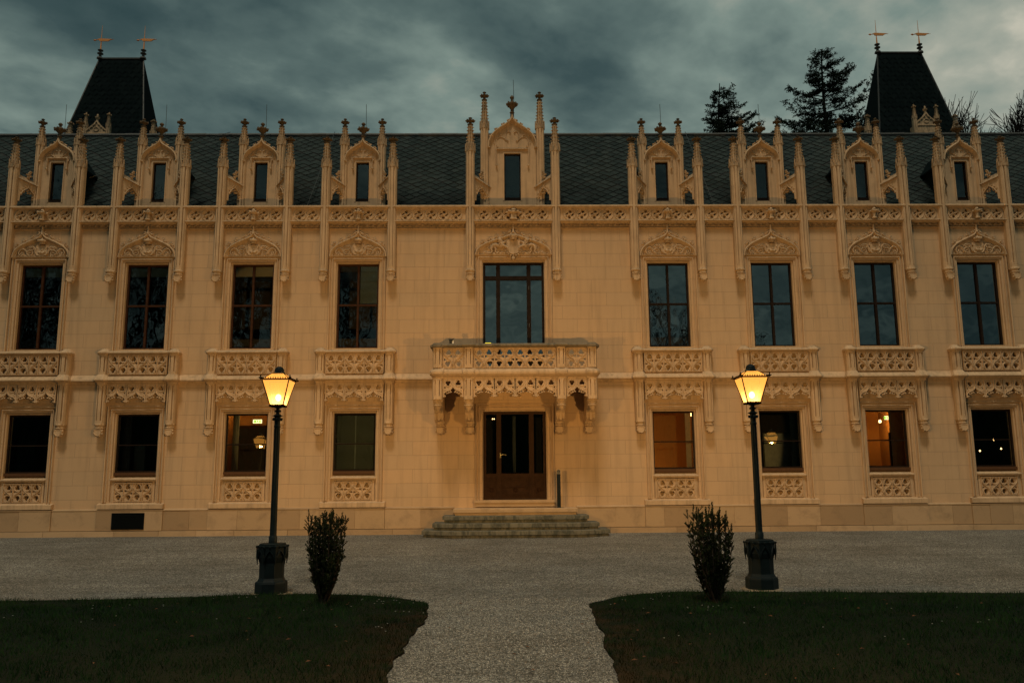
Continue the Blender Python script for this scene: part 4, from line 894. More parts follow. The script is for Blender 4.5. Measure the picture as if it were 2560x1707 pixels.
# ---- dormers with gable, pinnacles, flyers and lightning rod
def make_dormer(hw, z0, zspring, apex, tip, wh, wz0, wz1, lab, px_, pw, pz, kind):
    gp = hood_path(1, zspring - .03, apex - .01, hw + .02)
    wallm = fill([(-hw, z0 - .5), (hw, z0 - .5)] + gp[::-1], [[(-wh, wz0), (wh, wz0), (wh, wz1), (-wh, wz1)]], .40, .55)
    wallm.box(-hw, -hw + .08, .551, 2.6, z0 - .5, zspring); wallm.box(hw - .08, hw, .551, 2.6, z0 - .5, zspring)
    for s_ in (-1, 1):
        wallm.box(s_ * wh - (.0 if s_ > 0 else .03), s_ * wh + (.03 if s_ > 0 else 0), .385, .41, wz0, wz1 + .03)
    wallm.box(-wh, wh, .385, .41, wz1, wz1 + .03)
    d = part('dormer', wallm, 'plain_render', castle)
    gb = MB(); zs = zspring - .03
    path = hood_path(1, zs, apex, hw + .03)
    gb.sweep(path, [(.03, .46), (.03, .34), (.015, .29), (-.01, .28), (-.03, .31), (-.045, .36), (-.06, .375), (-.06, .41)])
    # blind cusped tracery inside the gable
    w_ = hw * .82; H = apex - zs
    for s_ in (-1, 1):
        gb.tube([(s_ * x, .385, z) for x, z, _ in bez((w_ * .95, zs + H * .12, 0), (w_ * 1.02, zs + H * .5, 0), (w_ * .45, zs + H * .70, 0), (0, zs + H * .93, 0), 8)], .012, 5)
        gb.tube([(s_ * x, .385, z) for x, z, _ in bez((w_ * .80, zs + .02, 0), (w_ * .98, zs + H * .32, 0), (w_ * .62, zs + H * .46, 0), (w_ * .30, zs + H * .22, 0), 8)], .012, 5)
        gb.tube([(s_ * x, .385, z) for x, z, _ in bez((w_ * .30, zs + H * .22, 0), (w_ * .42, zs + H * .42, 0), (w_ * .30, zs + H * .56, 0), (w_ * .10, zs + H * .50, 0), 6)], .010, 5)
        for x, z in ((.24, .22), (.78, .03), (.12, .49), (.62, .40)): gb.blob((s_ * w_ * x, .375, zs + H * z), .022, 3, .3)
        gb.blob((s_ * (hw + .02), .33, zs - .01), (.035, .05, .03), 5, .3)
    n = len(path)
    for i, seed in ((3, 1), (6, 2), (9, 3), (12, 4)):
        for j in (i, n - 1 - i):
            x, z = path[j]; s_ = -1 if x < 0 else 1
            gb.blob((x + s_ * .02, .35, z + .045), (.036, .04, .032), seed, .35); gb.blob((x - s_ * .018, .34, z + .075), (.022, .03, .02), seed + 5, .35)
    g = part('gable', gb, 'carved_stone', d, smooth=True)
    lm = MB(); x1, z1_ = lab, wz1 + .10
    lm.sweep([(-x1, z1_ - .30 * (1 if kind == 0 else 1.6)), (-x1, z1_), (x1, z1_), (x1, z1_ - .30 * (1 if kind == 0 else 1.6))], [(.0, .41), (.0, .36), (.015, .34), (.03, .35), (.035, .41)])
    for s_ in (-1, 1): lm.blob((s_ * (x1 + .01), .35, z1_ - .30 * (1 if kind == 0 else 1.6) - .01), .032, 2, .3)
    part('label_mould', lm, 'carved_stone', d)
    f = MB(); f.lathe([(.055, apex - .06), (.05, apex + .08), (.075, apex + .10), (.05, apex + .13), (.04, apex + .20)], 8, (0, .38)); k = tip - apex - .20; z_ = apex + .20
    f.lathe([(.045, z_), (.10, z_ + k * .18), (.145, z_ + k * .30), (.145, z_ + k * .40), (.07, z_ + k * .50), (.035, z_ + k * .58), (.035, z_ + k * .72), (.065, z_ + k * .82), (.04, z_ + k * .94), (.005, tip)], 10, (0, .38))
    for q in range(8): f.blob((.14 * math.cos(q * PI / 4), .38 + .14 * math.sin(q * PI / 4), z_ + k * .36), (.034, .034, k * .10), q, .35)
    part('finial', f, 'blackened_stone', d, smooth=True)
    wf = MB(); wf.box(-wh, -wh + .03, .47, .52, wz0, wz1); wf.box(wh - .03, wh, .47, .52, wz0, wz1); wf.box(-wh + .03, wh - .03, .47, .52, wz1 - .03, wz1); wf.box(-wh + .03, wh - .03, .47, .52, wz0, wz0 + .10); wf.box(-wh + .03, wh - .03, .46, .52, wz0 + .10, wz0 + .115)
    part('window_frame', wf, 'dark_wood', d); part('pane', pane(wh - .03, wz0 + .1, wz1 - .03, .50), 'window_glass', d)
    bk = MB(); bk.box(-hw + .09, hw - .09, 1.3, 1.4, z0 - .4, zspring); part('attic_room', bk, 'room_dark', d)
    rf = MB(); ap = apex - .03
    for s_ in (-1, 1): rf.add([(0, .56, ap), (0, 2.9, ap), (s_ * (hw + .10), 2.3, zspring - .08), (s_ * (hw + .10), .56, zspring - .08), (0, .56, ap - .05), (0, 2.9, ap - .05), (s_ * (hw + .10), 2.3, zspring - .13), (s_ * (hw + .10), .56, zspring - .13)], [(0, 1, 2, 3), (4, 7, 6, 5), (0, 3, 7, 4), (3, 2, 6, 7)])
    for s_ in (-1, 1): rf.add([(s_ * (hw + .005), .56, zspring), (s_ * (hw + .005), 2.3, zspring), (s_ * (hw + .005), 2.3, z0 - .5), (s_ * (hw + .005), .56, z0 - .5)], [(0, 1, 2, 3)])
    part('dormer_roof', rf, 'dark_slate', d)
    zt1, zt2, zt3 = pz
    pn = shaft(pw, z0 - .4, zt1, .5).mesh('pinnacle_shaft', 'carved_stone'); tm = pinn_top(pw, zt1, zt2, zt3).mesh('pinnacle_spire', 'weathered_stone'); fm = finial(pw, zt2, zt3).mesh('pinnacle_finial', 'blackened_stone', True)
    for s_ in (-1, 1): link('pinnacle_shaft', pn, d, (s_ * px_, .43, 0)); link('pinnacle_spire', tm, d, (s_ * px_, .43, 0)); link('pinnacle_finial', fm, d, (s_ * px_, .43, 0))
    # flying buttresses from pier to dormer (built along local y from the pier at 0 to the dormer)
    L_ = .52; top0, top1 = z0 + .62, z0 + .50
    av = [(.05, z0 - .02), (.06, z0 + .18), (.12, z0 + .30), (.24, z0 + .42), (.38, z0 + .26), (.45, z0 + .06), (.45, z0 - .02)]
    pl = fill([(0, z0 - .02 + .0), (.05, z0 - .02)] + av[1:] + [(L_, z0 - .02), (L_, top1), (0, top0)], [], -.05, .05)
    cusps = MB()
    for x, z, r in ((.10, z0 + .20, .026), (.16, z0 + .28, .024), (.235, z0 + .33, .028), (.30, z0 + .27, .024), (.38, z0 + .18, .028), (.42, z0 + .08, .024), (.36, z0 + .10, .018), (.25, z0 + .27, .02)): cusps.blob((x, 0, z), (r, .05, r), int(x * 99), .35)
    pl.merge(cusps); pl.tube([(x, -.055, z) for x, z in av[1:]], .016, 5); pl.tube([(.235, -.055, z0 + .42), (.235, -.06, z0 + .53)], .016, 5)
    for k, (x, z) in enumerate(((.06, z0 + .30), (.11, z0 + .37), (.17, z0 + .42), (.30, z0 + .42), (.36, z0 + .36), (.41, z0 + .28), (.45, z0 + .2))): pl.blob((x, -.055, z), (.022, .02, .02), k, .35)
    cp = MB(); cp.add([(-.01, -.10, top0 - .01), (L_ + .03, -.10, top1 - .02), (L_ + .03, .10, top1 - .02), (-.01, .10, top0 - .01), (-.01, 0, top0 + .14), (L_ + .03, 0, top1 + .10)], [(0, 1, 2, 3), (0, 4, 5, 1), (3, 2, 5, 4), (0, 3, 4), (1, 5, 2)])
    for k, (x, z) in enumerate(((.22, .12), (.27, .17), (.24, .24), (.20, .20), (.26, .29))): cp.blob((x, -.03, top0 + z - .03), (.035, .035, .03), k, .4)
    cp.tube([(.24, -.03, top0), (.245, -.03, top0 + .28)], .014, 5)
    m1, m2 = pl.mesh('flying_buttress', 'carved_stone'), cp.mesh('buttress_capping', 'weathered_stone')
    pierx = .925 if kind == 0 else 1.19
    for s_ in (-1, 1):
        ax, bx = s_ * (pierx - .09), s_ * (hw + .02); ay, by = .0, .46; ang = math.atan2(by - ay, bx - ax); l_ = math.hypot(bx - ax, by - ay)
        o = link('flying_buttress', m1, d, (ax, ay, 0), ang, (l_ / L_, 1 if s_ < 0 else -1, 1)); o = link('buttress_capping', m2, d, (ax, ay, 0), ang, (l_ / L_, 1 if s_ < 0 else -1, 1))
    rod = MB(); rod.tube([(.05, .5, apex), (.055, .52, tip + .02), (.045, .52, tip + (.62 if kind == 0 else .55))], .007, 4); part('lightning_rod', rod, 'grey_metal', d)
    return d
d0 = make_dormer(.47, 9.12, 10.42, 11.02, 11.55, .185, 9.18, 10.36,   .265, .535, .22, (10.95, 11.42, 11.70), 0)
d0.location = (OFF[0], 0, 0)
for b in OFF[1:]: tree_copy(d0, castle, (b, 0, 0))
make_dormer(.66, 9.10, 10.82, 11.74, 12.38, .235, 9.20, 10.62, .445, .80, .235, (11.45, 12.22, 12.52), 1)

# ---- corner towers behind
def tower(cx, rl, zr, side):
    """steep slated hip roof, ridge along x at y 6.86"""
    mb = MB(); yc = 6.86; zb = 8.5; g = .171; gd = .262; hx = rl / 2
    H = zr - zb; bx, by = hx + g * H, gd * H + .02
    n = 46; S4 = []
    c = [(cx - bx, yc - by, zb), (cx + bx, yc - by, zb), (cx + bx, yc + by, zb), (cx - bx, yc + by, zb)]; r = [(cx - hx, yc, zr), (cx + hx, yc, zr)]
    t = MB(); t.add(c + r, [(0, 1, 5, 4), (1, 2, 5), (2, 3, 4, 5), (3, 0, 4)])
    T = part('corner_tower', t, 'dark_slate', castle, label='dark steep tower roof with two weather vanes, ' + side)
    # small courses of lapped slates on the three visible faces
    sl = MB(); R_ = random.Random(int(cx * 10)); rows = int(H / .20)
    for j in range(rows):
        z = zb + j * .20; f = (zr - z) / H; y_ = yc - by * f; hx_ = hx + (bx - hx) * f; k = int(2 * hx_ / .26)
        f2 = max(0, (zr - z - .26) / H); y2 = yc - by * f2
        for i in range(k):
            x = cx - hx_ + (i + (.5 if j % 2 else 0) + .1) * 2 * hx_ / k
            if x + .12 > cx + hx_: continue
            h = R_.uniform(.012, .028); sl.add([(x + .125, y_ - h, z - .06), (x + .25, y_ - h * .6, z + .08), (x + .125, y2 - .004, z + .22), (x, y_ - h * .6, z + .08)], [(0, 1, 2, 3)])
    part('slate_courses', sl, 'dark_slate', T)
    rd = MB(); rd.tube([(cx - hx - .03, yc, zr + .01), (cx + hx + .03, yc, zr + .01)], .05, 6)
    for s_ in (-1, 1): rd.tube([(cx + s_ * hx, yc, zr), (cx + s_ * bx, yc - by, zb)], .028, 5)
    part('hip_flashing', rd, 'lead_ridge', T)
    for k, s_ in enumerate((-1, 1)):
        v = MB(); x = cx + s_ * (hx - .02)
        v.lathe([(.12, zr), (.10, zr + .06), (.05, zr + .08), (.05, zr + .16), (.055, zr + .17), (.11, zr + .20), (.11, zr + .22), (.05, zr + .24), (.05, zr + .30), (.10, zr + .33), (.10, zr + .35), (.035, zr + .37)], 10, (x, yc))
        V = part('weather_vane', v, 'lead_ridge', T)
        p = MB(); p.lathe([(.032, zr + .36), (.022, zr + .62), (.02, zr + .64)], 6, (x, yc)); p.lathe([(.018, zr + .62), (.006, zr + 1.34)], 6, (x, yc)); part('vane_pole', p, 'gilded', V)
        fl = MB(); z = zr + .76; fl.slab([(x - .20, z - .005), (x - .08, z + .0), (x - .06, z - .05), (x + .26, z - .05), (x + .32, z - .005), (x + .40, z + .03), (x - .06, z + .055)], yc - .02, yc + .02); fl.tube([(x - .30, yc, z - .01), (x - .18, yc, z), (x + .46, yc, z + .02)], .010, 4); fl.blob((x - .24, yc, z - .01), (.05, .03, .03), 2, .2)
        part('vane_flag', fl, 'gilded', V)
    return T
TL = tower(-14.43 - X0, 1.64, 16.95, 'at the left end'); TR = tower(14.82 - X0, 1.66, 17.20, 'at the right end')
def tower_dormer(T, cx, z, sc=.75, nm='tower_dormer'):
    g = MB(); hw = .48; g.slab([(-hw, -1.6), (hw, -1.6), (hw, 0), (0, .52), (-hw, 0)], .0, .12); g.sweep([(-hw - .03, -.05), (-hw - .02, .02), (-.1, .44), (0, .62), (.1, .44), (hw + .02, .02), (hw + .03, -.05)], [(.03, .1), (.03, -.04), (-.03, -.04), (-.03, 0)])
    g.ring((0, -.01, .12), .12, .02, 12, 4); g.box(-hw, hw, -.03, 0, -.16, -.12); g.lathe([(.05, .55), (.05, .72), (.10, .80), (.11, .86), (.04, .90), (.05, .98), (.005, 1.05)], 8, (0, .03)); g.box(-.38, .38, .1, .9, -1.6, .1)
    for k in range(3):
        for s_ in (-1, 1): g.blob((s_ * (hw - .13 - k * .13), .0, .12 + k * .14), .05, k, .3)
    for s_ in (-1, 1):
        p = shaft(.2, -1.6, .35, .5); p.merge(pinn_top(.2, .35, .85, 1.1)); p.merge(finial(.2, .82, 1.15)); g.merge(p, (s_ * .55, .03, 0))
    o = part(nm, g, 'weathered_stone', T); o.location = (cx, 0, 0); return g, o
for T, cx, z, sides in ((TL, -14.37 - X0, 13.42, ((-15.33, 13.82), (-12.44, 13.88))), (TR, 14.77 - X0, 13.70, ((12.72, 14.05), (15.86, 14.06), (16.52, 13.68)))):
    g, o = tower_dormer(T, cx, z); o.location = (cx, 5.3, z); o.scale = (.72, .8, .62)
    for x, zt in sides:
        p = shaft(.2, -2.2, -.55, .5); p.merge(pinn_top(.2, -.55, -.15, 0)); p.merge(finial(.2, -.17, 0.02)); o = part('corner_pinnacle', p, 'weathered_stone', T); o.location = (x - X0, 5.4, zt)

# ================================================================== steps, bollard, small things
st = root('entrance_steps', 'grey stained stone steps with splayed corners below the entrance door', 'steps', (X0, 0, 0))
for w_, d_, c_, zt, i in ((1.60, .62, .06, .66, 0), (1.86, .90, .22, .490, 1), (2.11, 1.18, .48, .315, 2), (2.36, 1.46, .72, .150, 3)):
    mb = MB(); pts = lambda g: [(-w_ + g, 0 if i < 3 else 0), (-w_ + g, -d_ + c_ * .55 + g * .3), (-w_ + c_ + g * .6, -d_ + g), (w_ - c_ - g * .6, -d_ + g), (w_ - g, -d_ + c_ * .55 + g * .3), (w_ - g, 0)]
    mb.prism(pts(.0), zt - .10, zt - .012); mb.prism(pts(.0), zt - .012, zt, pts(.012)); mb.prism(pts(.045), zt - .20 if i < 3 else -.15, zt - .10)
    part('step', mb, 'plinth_stone' if i == 0 else 'stained_step_stone', st)
bo = root('bollard_light', 'slim dark round-topped bollard standing right of the entrance door on the top step', 'bollard', (1.16, -.33, .66))
mb = MB(); mb.box(-.048, .048, -.03, .03, 0, .86); part('post', mb, 'green_iron', bo)
mb = MB(); mb.slab([(-.048, .861)] + [(-.048 * math.cos(a), .93 + .048 * math.sin(a)) for a in [i * PI / 10 for i in range(11)]] + [(.048, .861)], -.028, .028); part('rounded_head', mb, 'grey_metal', bo); mb = MB(); mb.ring((0, -.032, .925), .024, .008, 12, 5); mb.lathe([(.13, 0.001), (.12, .008)], 16, (0, 0)); part('lens_ring', mb, 'black_metal', bo)
fl = root('flood_light', 'small black and white floodlight standing on the balcony parapet', 'light', (-1.60, BY + .05, 4.85))
mb = MB(); mb.slab([(-.055, .0), (.0, .0), (.035, .11), (-.07, .11)], -.04, .03); part('housing', mb, 'black_metal', fl); mb = MB(); mb.box(.012, .05, -.02, .04, -.0, .085); part('side_plate', mb, 'white_plastic', fl)
mb = MB(); mb.box(-.08, .06, -.045, .035, .112, .12); part('visor', mb, 'black_metal', fl)
yl = root('warning_lamp', 'small glowing yellow lamp on the balcony in front of the glass door', 'lamp', (-.66, BY + .16, 4.83))
mb = MB(); mb.box(-.075, .075, -.03, .03, .0, .055); part('lens', mb, 'yellow_beacon', yl); mb = MB(); mb.box(-.08, .08, -.033, .033, -.1, -.001); mb.tube([(.10, 0, -.1), (.10, 0, .09)], .004, 4); part('stand', mb, 'black_metal', yl)

# ---- things in the lit ground-floor rooms
def point(loc, e, c, r=.05, parent=None):
    l = bpy.data.lights.new('lamp_light', 'POINT'); l.energy = e; l.color = c; l.shadow_soft_size = r
    o = bpy.data.objects.new('lamp_light', l); COL.objects.link(o); o.location = loc
    if parent: o.parent = parent
    return o
def exit_sign(x, y, z, w=.22, label=''):
    e = root('exit_sign', label, 'sign', (x, y, z)); mb = MB(); mb.box(-w / 2, w / 2, 0, .03, -.05, .05); part('light_panel', mb, 'exit_white', e)
    p = MB(); p.slab([(-.09, -.035), (-.035, -.035), (-.035, .035), (-.09, .035)], -.004, -.001); p.slab([(-.01, -.03), (.0, -.03), (.01, .0), (.02, -.03), (.03, -.03), (.02, .01), (.025, .03), (-.005, .03), (-.01, .01)], -.004, -.001); p.slab([(.055, -.035), (.09, -.035), (.09, .035), (.055, .035)], -.004, -.001)
    part('pictogram', p, 'exit_green', e); point((0, -.12, .02), 2.2, (1, .55, .12), .05, e); return e
b3, b6, b8 = OFF[2] + X0, OFF[4] + X0, OFF[6] + X0
exit_sign(b3 + .06, .85, 3.02, .24, 'green and white emergency exit sign glowing inside the third window from the left')
exit_sign(b8 + .50, 1.1, 3.03, .12, 'small emergency exit sign glowing in the second window from the right')
def doorframe(x, y, z0, z1, w, lab):
    r = root('inner_doorway', lab, 'doorway', (x, y, 0)); mb = MB(); mb.box(-w / 2 - .08, -w / 2, -.03, .03, z0, z1); mb.box(w / 2, w / 2 + .08, -.03, .03, z0, z1); mb.box(-w / 2, w / 2, -.03, .03, z1 - .08, z1); part('door_frame', mb, 'sill_wood', r); mb = MB(); mb.box(-w / 2, w / 2, 0, .02, z0, z1 - .081); part('door_leaf', mb, 'room_dark', r)
doorframe(b3 - .55, 2.6, .92, 3.02, .8, 'dark inner doorway seen through the third window from the left')
def curtain(x, y, z0, z1, w, mat, label):
    mb = MB(); n = 22; vs = []
    for i in range(n + 1): vs += [(-w / 2 + w * i / n, .03 * math.sin(i * 1.4), z0), (-w / 2 + w * i / n, .03 * math.sin(i * 1.4 + .3), z1)]
    mb.add(vs, [(2 * i, 2 * i + 2, 2 * i + 3, 2 * i + 1) for i in range(n)]); o = part('curtain', mb, mat, None, (x, y, 0), smooth=True); tag(o, label, 'curtain')
curtain(b3 - .42, .55, 1.5, 3.2, .18, 'white_curtain', 'narrow pale curtain inside the third window from the left')
curtain(OFF[1] + X0 - .50, .55, 1.5, 3.2, .28, 'white_curtain', 'pale curtain at the left side of the second window from the left')
curtain(OFF[5] + X0 + .55, .55, 1.5, 3.2, .26, 'white_curtain', 'grey curtain at the right side of the window beside the lit right street lamp')
def flat_thing(name, x, y, z0, z1, w, mat, label, cat, fmat=None):
    r = root(name, label, cat, (x, y, 0)); mb = MB(); mb.box(-w / 2, w / 2, 0, .03, z0, z1); part('panel', mb, mat, r); mb = MB()
    for q in (-w / 2, w / 2 - .02): mb.box(q, q + .02, -.012, -.001, z0, z1)
    mb.box(-w / 2 + .02, w / 2 - .02, -.012, -.001, z1 - .02, z1); part('frame', mb, fmat or 'grey_metal', r); return r
flat_thing('display_board', OFF[1] + X0 - .26, .9, 1.1, 2.42, .34, 'white_curtain', 'pale upright display board inside the second window from the left', 'board')
flat_thing('white_screen', OFF[5] + X0 + .22, .95, 1.1, 2.62, .86, 'white_curtain', 'tall pale room divider inside the window behind the right street lamp', 'screen')
# lit rooms: warm lamps inside, some unseen and added for the glow
def room_lamp(x, y, z, e, lab, c=(1, .34, .05)):
    r = root('room_light', lab, 'lamp', (x, y, z)); mb = MB(); mb.lathe([(.03, -.04), (.05, .0), (.03, .05)], 8); part('lamp_shade', mb, 'small_bulb', r, smooth=True); mb = MB(); mb.box(-.02, .02, .03, .08, -.03, .03); part('bracket', mb, 'lantern_brass', r); point((0, -.12, 0), e, c, .06, r)
room_lamp(b6 - .85, 2.95, 1.35, 20, 'unseen warm lamp added low at the left inside the first lit window right of the entrance')  # unseen lamp added to brighten the lower left of the back wall
room_lamp(b6 + .73, 1.25, 3.16, 22, 'warm lamp high at the right inside the first lit window right of the entrance')
room_lamp(b8 + .98, 2.6, 3.02, 26, 'bright warm lamp glowing inside the second window from the right')
room_lamp(b3 - .9, 2.7, 3.62, 12, 'unseen warm lamp added high inside the third window from the left')  # added above the window head, out of view, to warm the room
cd = root('wall_panel', 'tall orange lit wall return at the right side of the first window right of the entrance', 'panel', (b6 + .46, .75, 0)); mb = MB(); mb.prism([(0, 0), (.12, -.12), (.14, -.10), (.02, .02)], .92, 3.7); part('panel', mb, 'white_curtain', cd)
sc_ = root('partition_screen', 'dark greenish partition filling the right half of the second window from the right', 'partition', (b8 + .62, .8, 0)); mb = MB(); mb.box(-.20, .55, 0, .04, .92, 3.7); part('panel', mb, 'white_curtain', sc_); mb = MB(); mb.box(-.24, -.201, -.02, .05, .92, 2.6); part('post', mb, 'black_metal', sc_)
for k, (dx, dz, y) in enumerate(((.0, 2.08, .8), (.65, 2.40, 1.2), (.72, 2.14, 1.0))):
    r = root('pendant_bulb', ('lowest of the three tiny warm bulbs in the rightmost window, at its left side', 'topmost of the three tiny warm bulbs in the rightmost window', 'rightmost of the three tiny warm bulbs in the rightmost window')[k], 'bulb', (OFF[7] + X0 + dx, y, dz), group='small bulbs hanging in the rightmost ground floor window')
    mb = MB(); mb.blob((0, 0, 0), (.022, .022, .026), 1, 0, 1); part('bulb', mb, 'small_bulb', r, smooth=True); mb = MB(); mb.tube([(0, 0, .026), (0, 0, 3.75 - dz)], .004, 4); part('cord', mb, 'black_metal', r)
r = root('ceiling_spot', 'pair of tiny warm ceiling spots behind the glass of the entrance door', 'lamp', (X0 - .58, .9, 3.05)); mb = MB(); [mb.blob((q, 0, 0), (.016, .016, .016), 1, 0, 1) for q in (-.02, .03)]; part('spot', mb, 'small_bulb', r)

# ================================================================== street lamps
def make_lamp(label, loc, power):
    r = root('street_lamp', label, 'street lamp', loc, group='lit lantern street lamps in front of the castle')
    z = .27                                                           # all heights below are above the lamp's own foot
    f = MB(); f.lathe([(.33, -.06), (.34, -.02), (.31, .01), (.27, .015)], 14); part('stone_footing', f, 'footing_stone', r)
    b = MB(); b.lathe([(.245, 0), (.245, .16), (.235, .185), (.215, .19), (.205, .205), (.192, .23), (.188, .24), (.188, .46), (.196, .48), (.215, .54), (.217, .68), (.222, .70), (.222, .715), (.205, .72), (.205, .735), (.19, .745), (.10, .75)], 8, rot=PI / 8 + .06)
    for k in range(8):                                                # gothic arch relief round the head of the base
        a0 = k * PI / 4 + .06
        for s_ in (-1, 1):
            pts = []
            for t in (0, .35, .7, 1): 
                a = a0 + s_ * (PI / 8) * (1 - t ** 1.6) * .92; rr = .222 / max(math.cos((a - a0) * .9), .5) * .955; pts.append((rr * math.cos(a), rr * math.sin(a), .50 + .15 * t))
            b.tube(pts, .010, 5)
        rr = .205 / math.cos(PI / 8) * 1.0; a = a0 + PI / 8; b.tube([(rr * .98 * math.cos(a), rr * .98 * math.sin(a), .44), (rr * 1.03 * math.cos(a), rr * 1.03 * math.sin(a), .56), (rr * 1.04 * math.cos(a), rr * 1.04 * math.sin(a), .70)], [.006, .014, .010], 5); b.blob((rr * 1.05 * math.cos(a), rr * 1.05 * math.sin(a), .70), .018, k, .3); b.blob((.22 * math.cos(a0), .22 * math.sin(a0), .70), .016, k, .3)
    part('base', b, 'green_iron', r)
    p = MB(); p.lathe([(.064, .745), (.064, .84), (.055, .85), (.052, .87), (.050, 1.1), (.046, 1.8), (.043, 2.50), (.050, 2.51), (.050, 2.535), (.043, 2.54)], 16)
    for k in range(8): a = k * PI / 4; p.tube([(.047 * math.cos(a), .047 * math.sin(a), .9), (.042 * math.cos(a), .042 * math.sin(a), 2.48)], .006, 4)
    part('pole', p, 'green_iron', r, smooth=True)
    c = MB(); c.lathe([(.045, 2.53), (.045, 2.60), (.058, 2.625), (.062, 2.64), (.045, 2.655), (.05, 2.67), (.085, 2.685), (.05, 2.70), (.03, 2.715), (.03, 2.74), (.055, 2.75), (.055, 2.765), (.028, 2.78), (.03, 2.80), (.085, 2.825), (.10, 2.835)], 12)
    for k in range(8): a = k * PI / 4; c.blob((.062 * math.cos(a), .062 * math.sin(a), 2.63), (.018, .018, .022), k, .3)
    part('capital', c, 'green_iron', r, smooth=True)
    # lantern: square, tapering downwards, with a glazed hipped roof, cresting and dome
    zb, zr, zt, hb, hr, ht = 2.835, 3.24, 3.345, .100, .208, .088
    L_ = MB(); L_.box(-hb - .012, hb + .012, -hb - .012, hb + .012, zb - .012, zb + .006)
    cs = [(-1, -1), (1, -1), (1, 1), (-1, 1)]
    for i in range(4):
        (ax, ay), (bx, by) = cs[i], cs[(i + 1) % 4]
        L_.tube([(ax * hb, ay * hb, zb), (ax * hr, ay * hr, zr)], .0095, 4); L_.tube([(ax * hr, ay * hr, zr), (ax * ht, ay * ht, zt)], .007, 4)
        L_.tube([(ax * hr, ay * hr, zr), (bx * hr, by * hr, zr)], .013, 4); L_.tube([(ax * hb, ay * hb, zb + .012), (bx * hb, by * hb, zb + .012)], .012, 4); L_.tube([(ax * ht, ay * ht, zt), (bx * ht, by * ht, zt)], .008, 4)
        for k in range(11):
            t = (k + .5) / 11; L_.blob((ax * hr * (1 - t) + bx * hr * t, ay * hr * (1 - t) + by * hr * t, zr + .024), (.009, .009, .013), k, .1, 0)
        L_.blob((ax * (hr + .012), ay * (hr + .012), zr + .012), .020, i, .2); L_.blob((ax * (hr + .018), ay * (hr + .018), zr + .045), (.010, .010, .022), i, .2); L_.blob((ax * (hr + .034), ay * (hr + .034), zr + .02), .011, i, .2)
    lan = part('lantern', L_, 'lantern_brass', r)
    gl = MB()
    for i in range(4):
        (ax, ay), (bx, by) = cs[i], cs[(i + 1) % 4]
        gl.add([(ax * hb, ay * hb, zb + .01), (bx * hb, by * hb, zb + .01), (bx * hr, by * hr, zr - .006), (ax * hr, ay * hr, zr - .006)], [(0, 1, 2, 3)]); gl.add([(ax * hr, ay * hr, zr + .004), (bx * hr, by * hr, zr + .004), (bx * ht, by * ht, zt), (ax * ht, ay * ht, zt)], [(0, 1, 2, 3)])
    me = bpy.data.meshes.new('pane'); me.from_pydata(gl.v, [], gl.f); me.materials.append(M['lantern_glass']); link('pane', me, lan)
    dm = MB(); dm.lathe([(.085, zt), (.088, zt + .02), (.076, zt + .03), (.075, zt + .045)] + [(.075 * math.cos(a), zt + .05 + .068 * math.sin(a)) for a in (.2, .45, .7, .95, 1.2, 1.45)], 16); part('dome', dm, 'green_iron', lan, smooth=True)
    bu = MB(); bu.blob((0, 0, zb + .135), (.046, .046, .055), 0, 0, 1); bu.tube([(0, 0, zb + .10), (0, 0, zb + .12)], .010, 6); part('bulb', bu, 'bulb_glow', lan, smooth=True)
    point((0, 0, zb + .085), power, (1, .77, .52), .045, r)
    return r
make_lamp('lit green iron street lamp left of the path, beside the left yew', (-3.84, -9.25, -.27), 3500)
make_lamp('lit green iron street lamp right of the path, beside the right yew', (3.63, -9.25, -.27), 3500)
make_lamp('lit street lamp farthest left, seen only as a reflection in a ground floor window', (-9.5, -9.35, -.27), 45)
make_lamp('lit street lamp farthest right, seen only as a reflection in a ground floor window', (10.05, -9.35, -.27), 45)

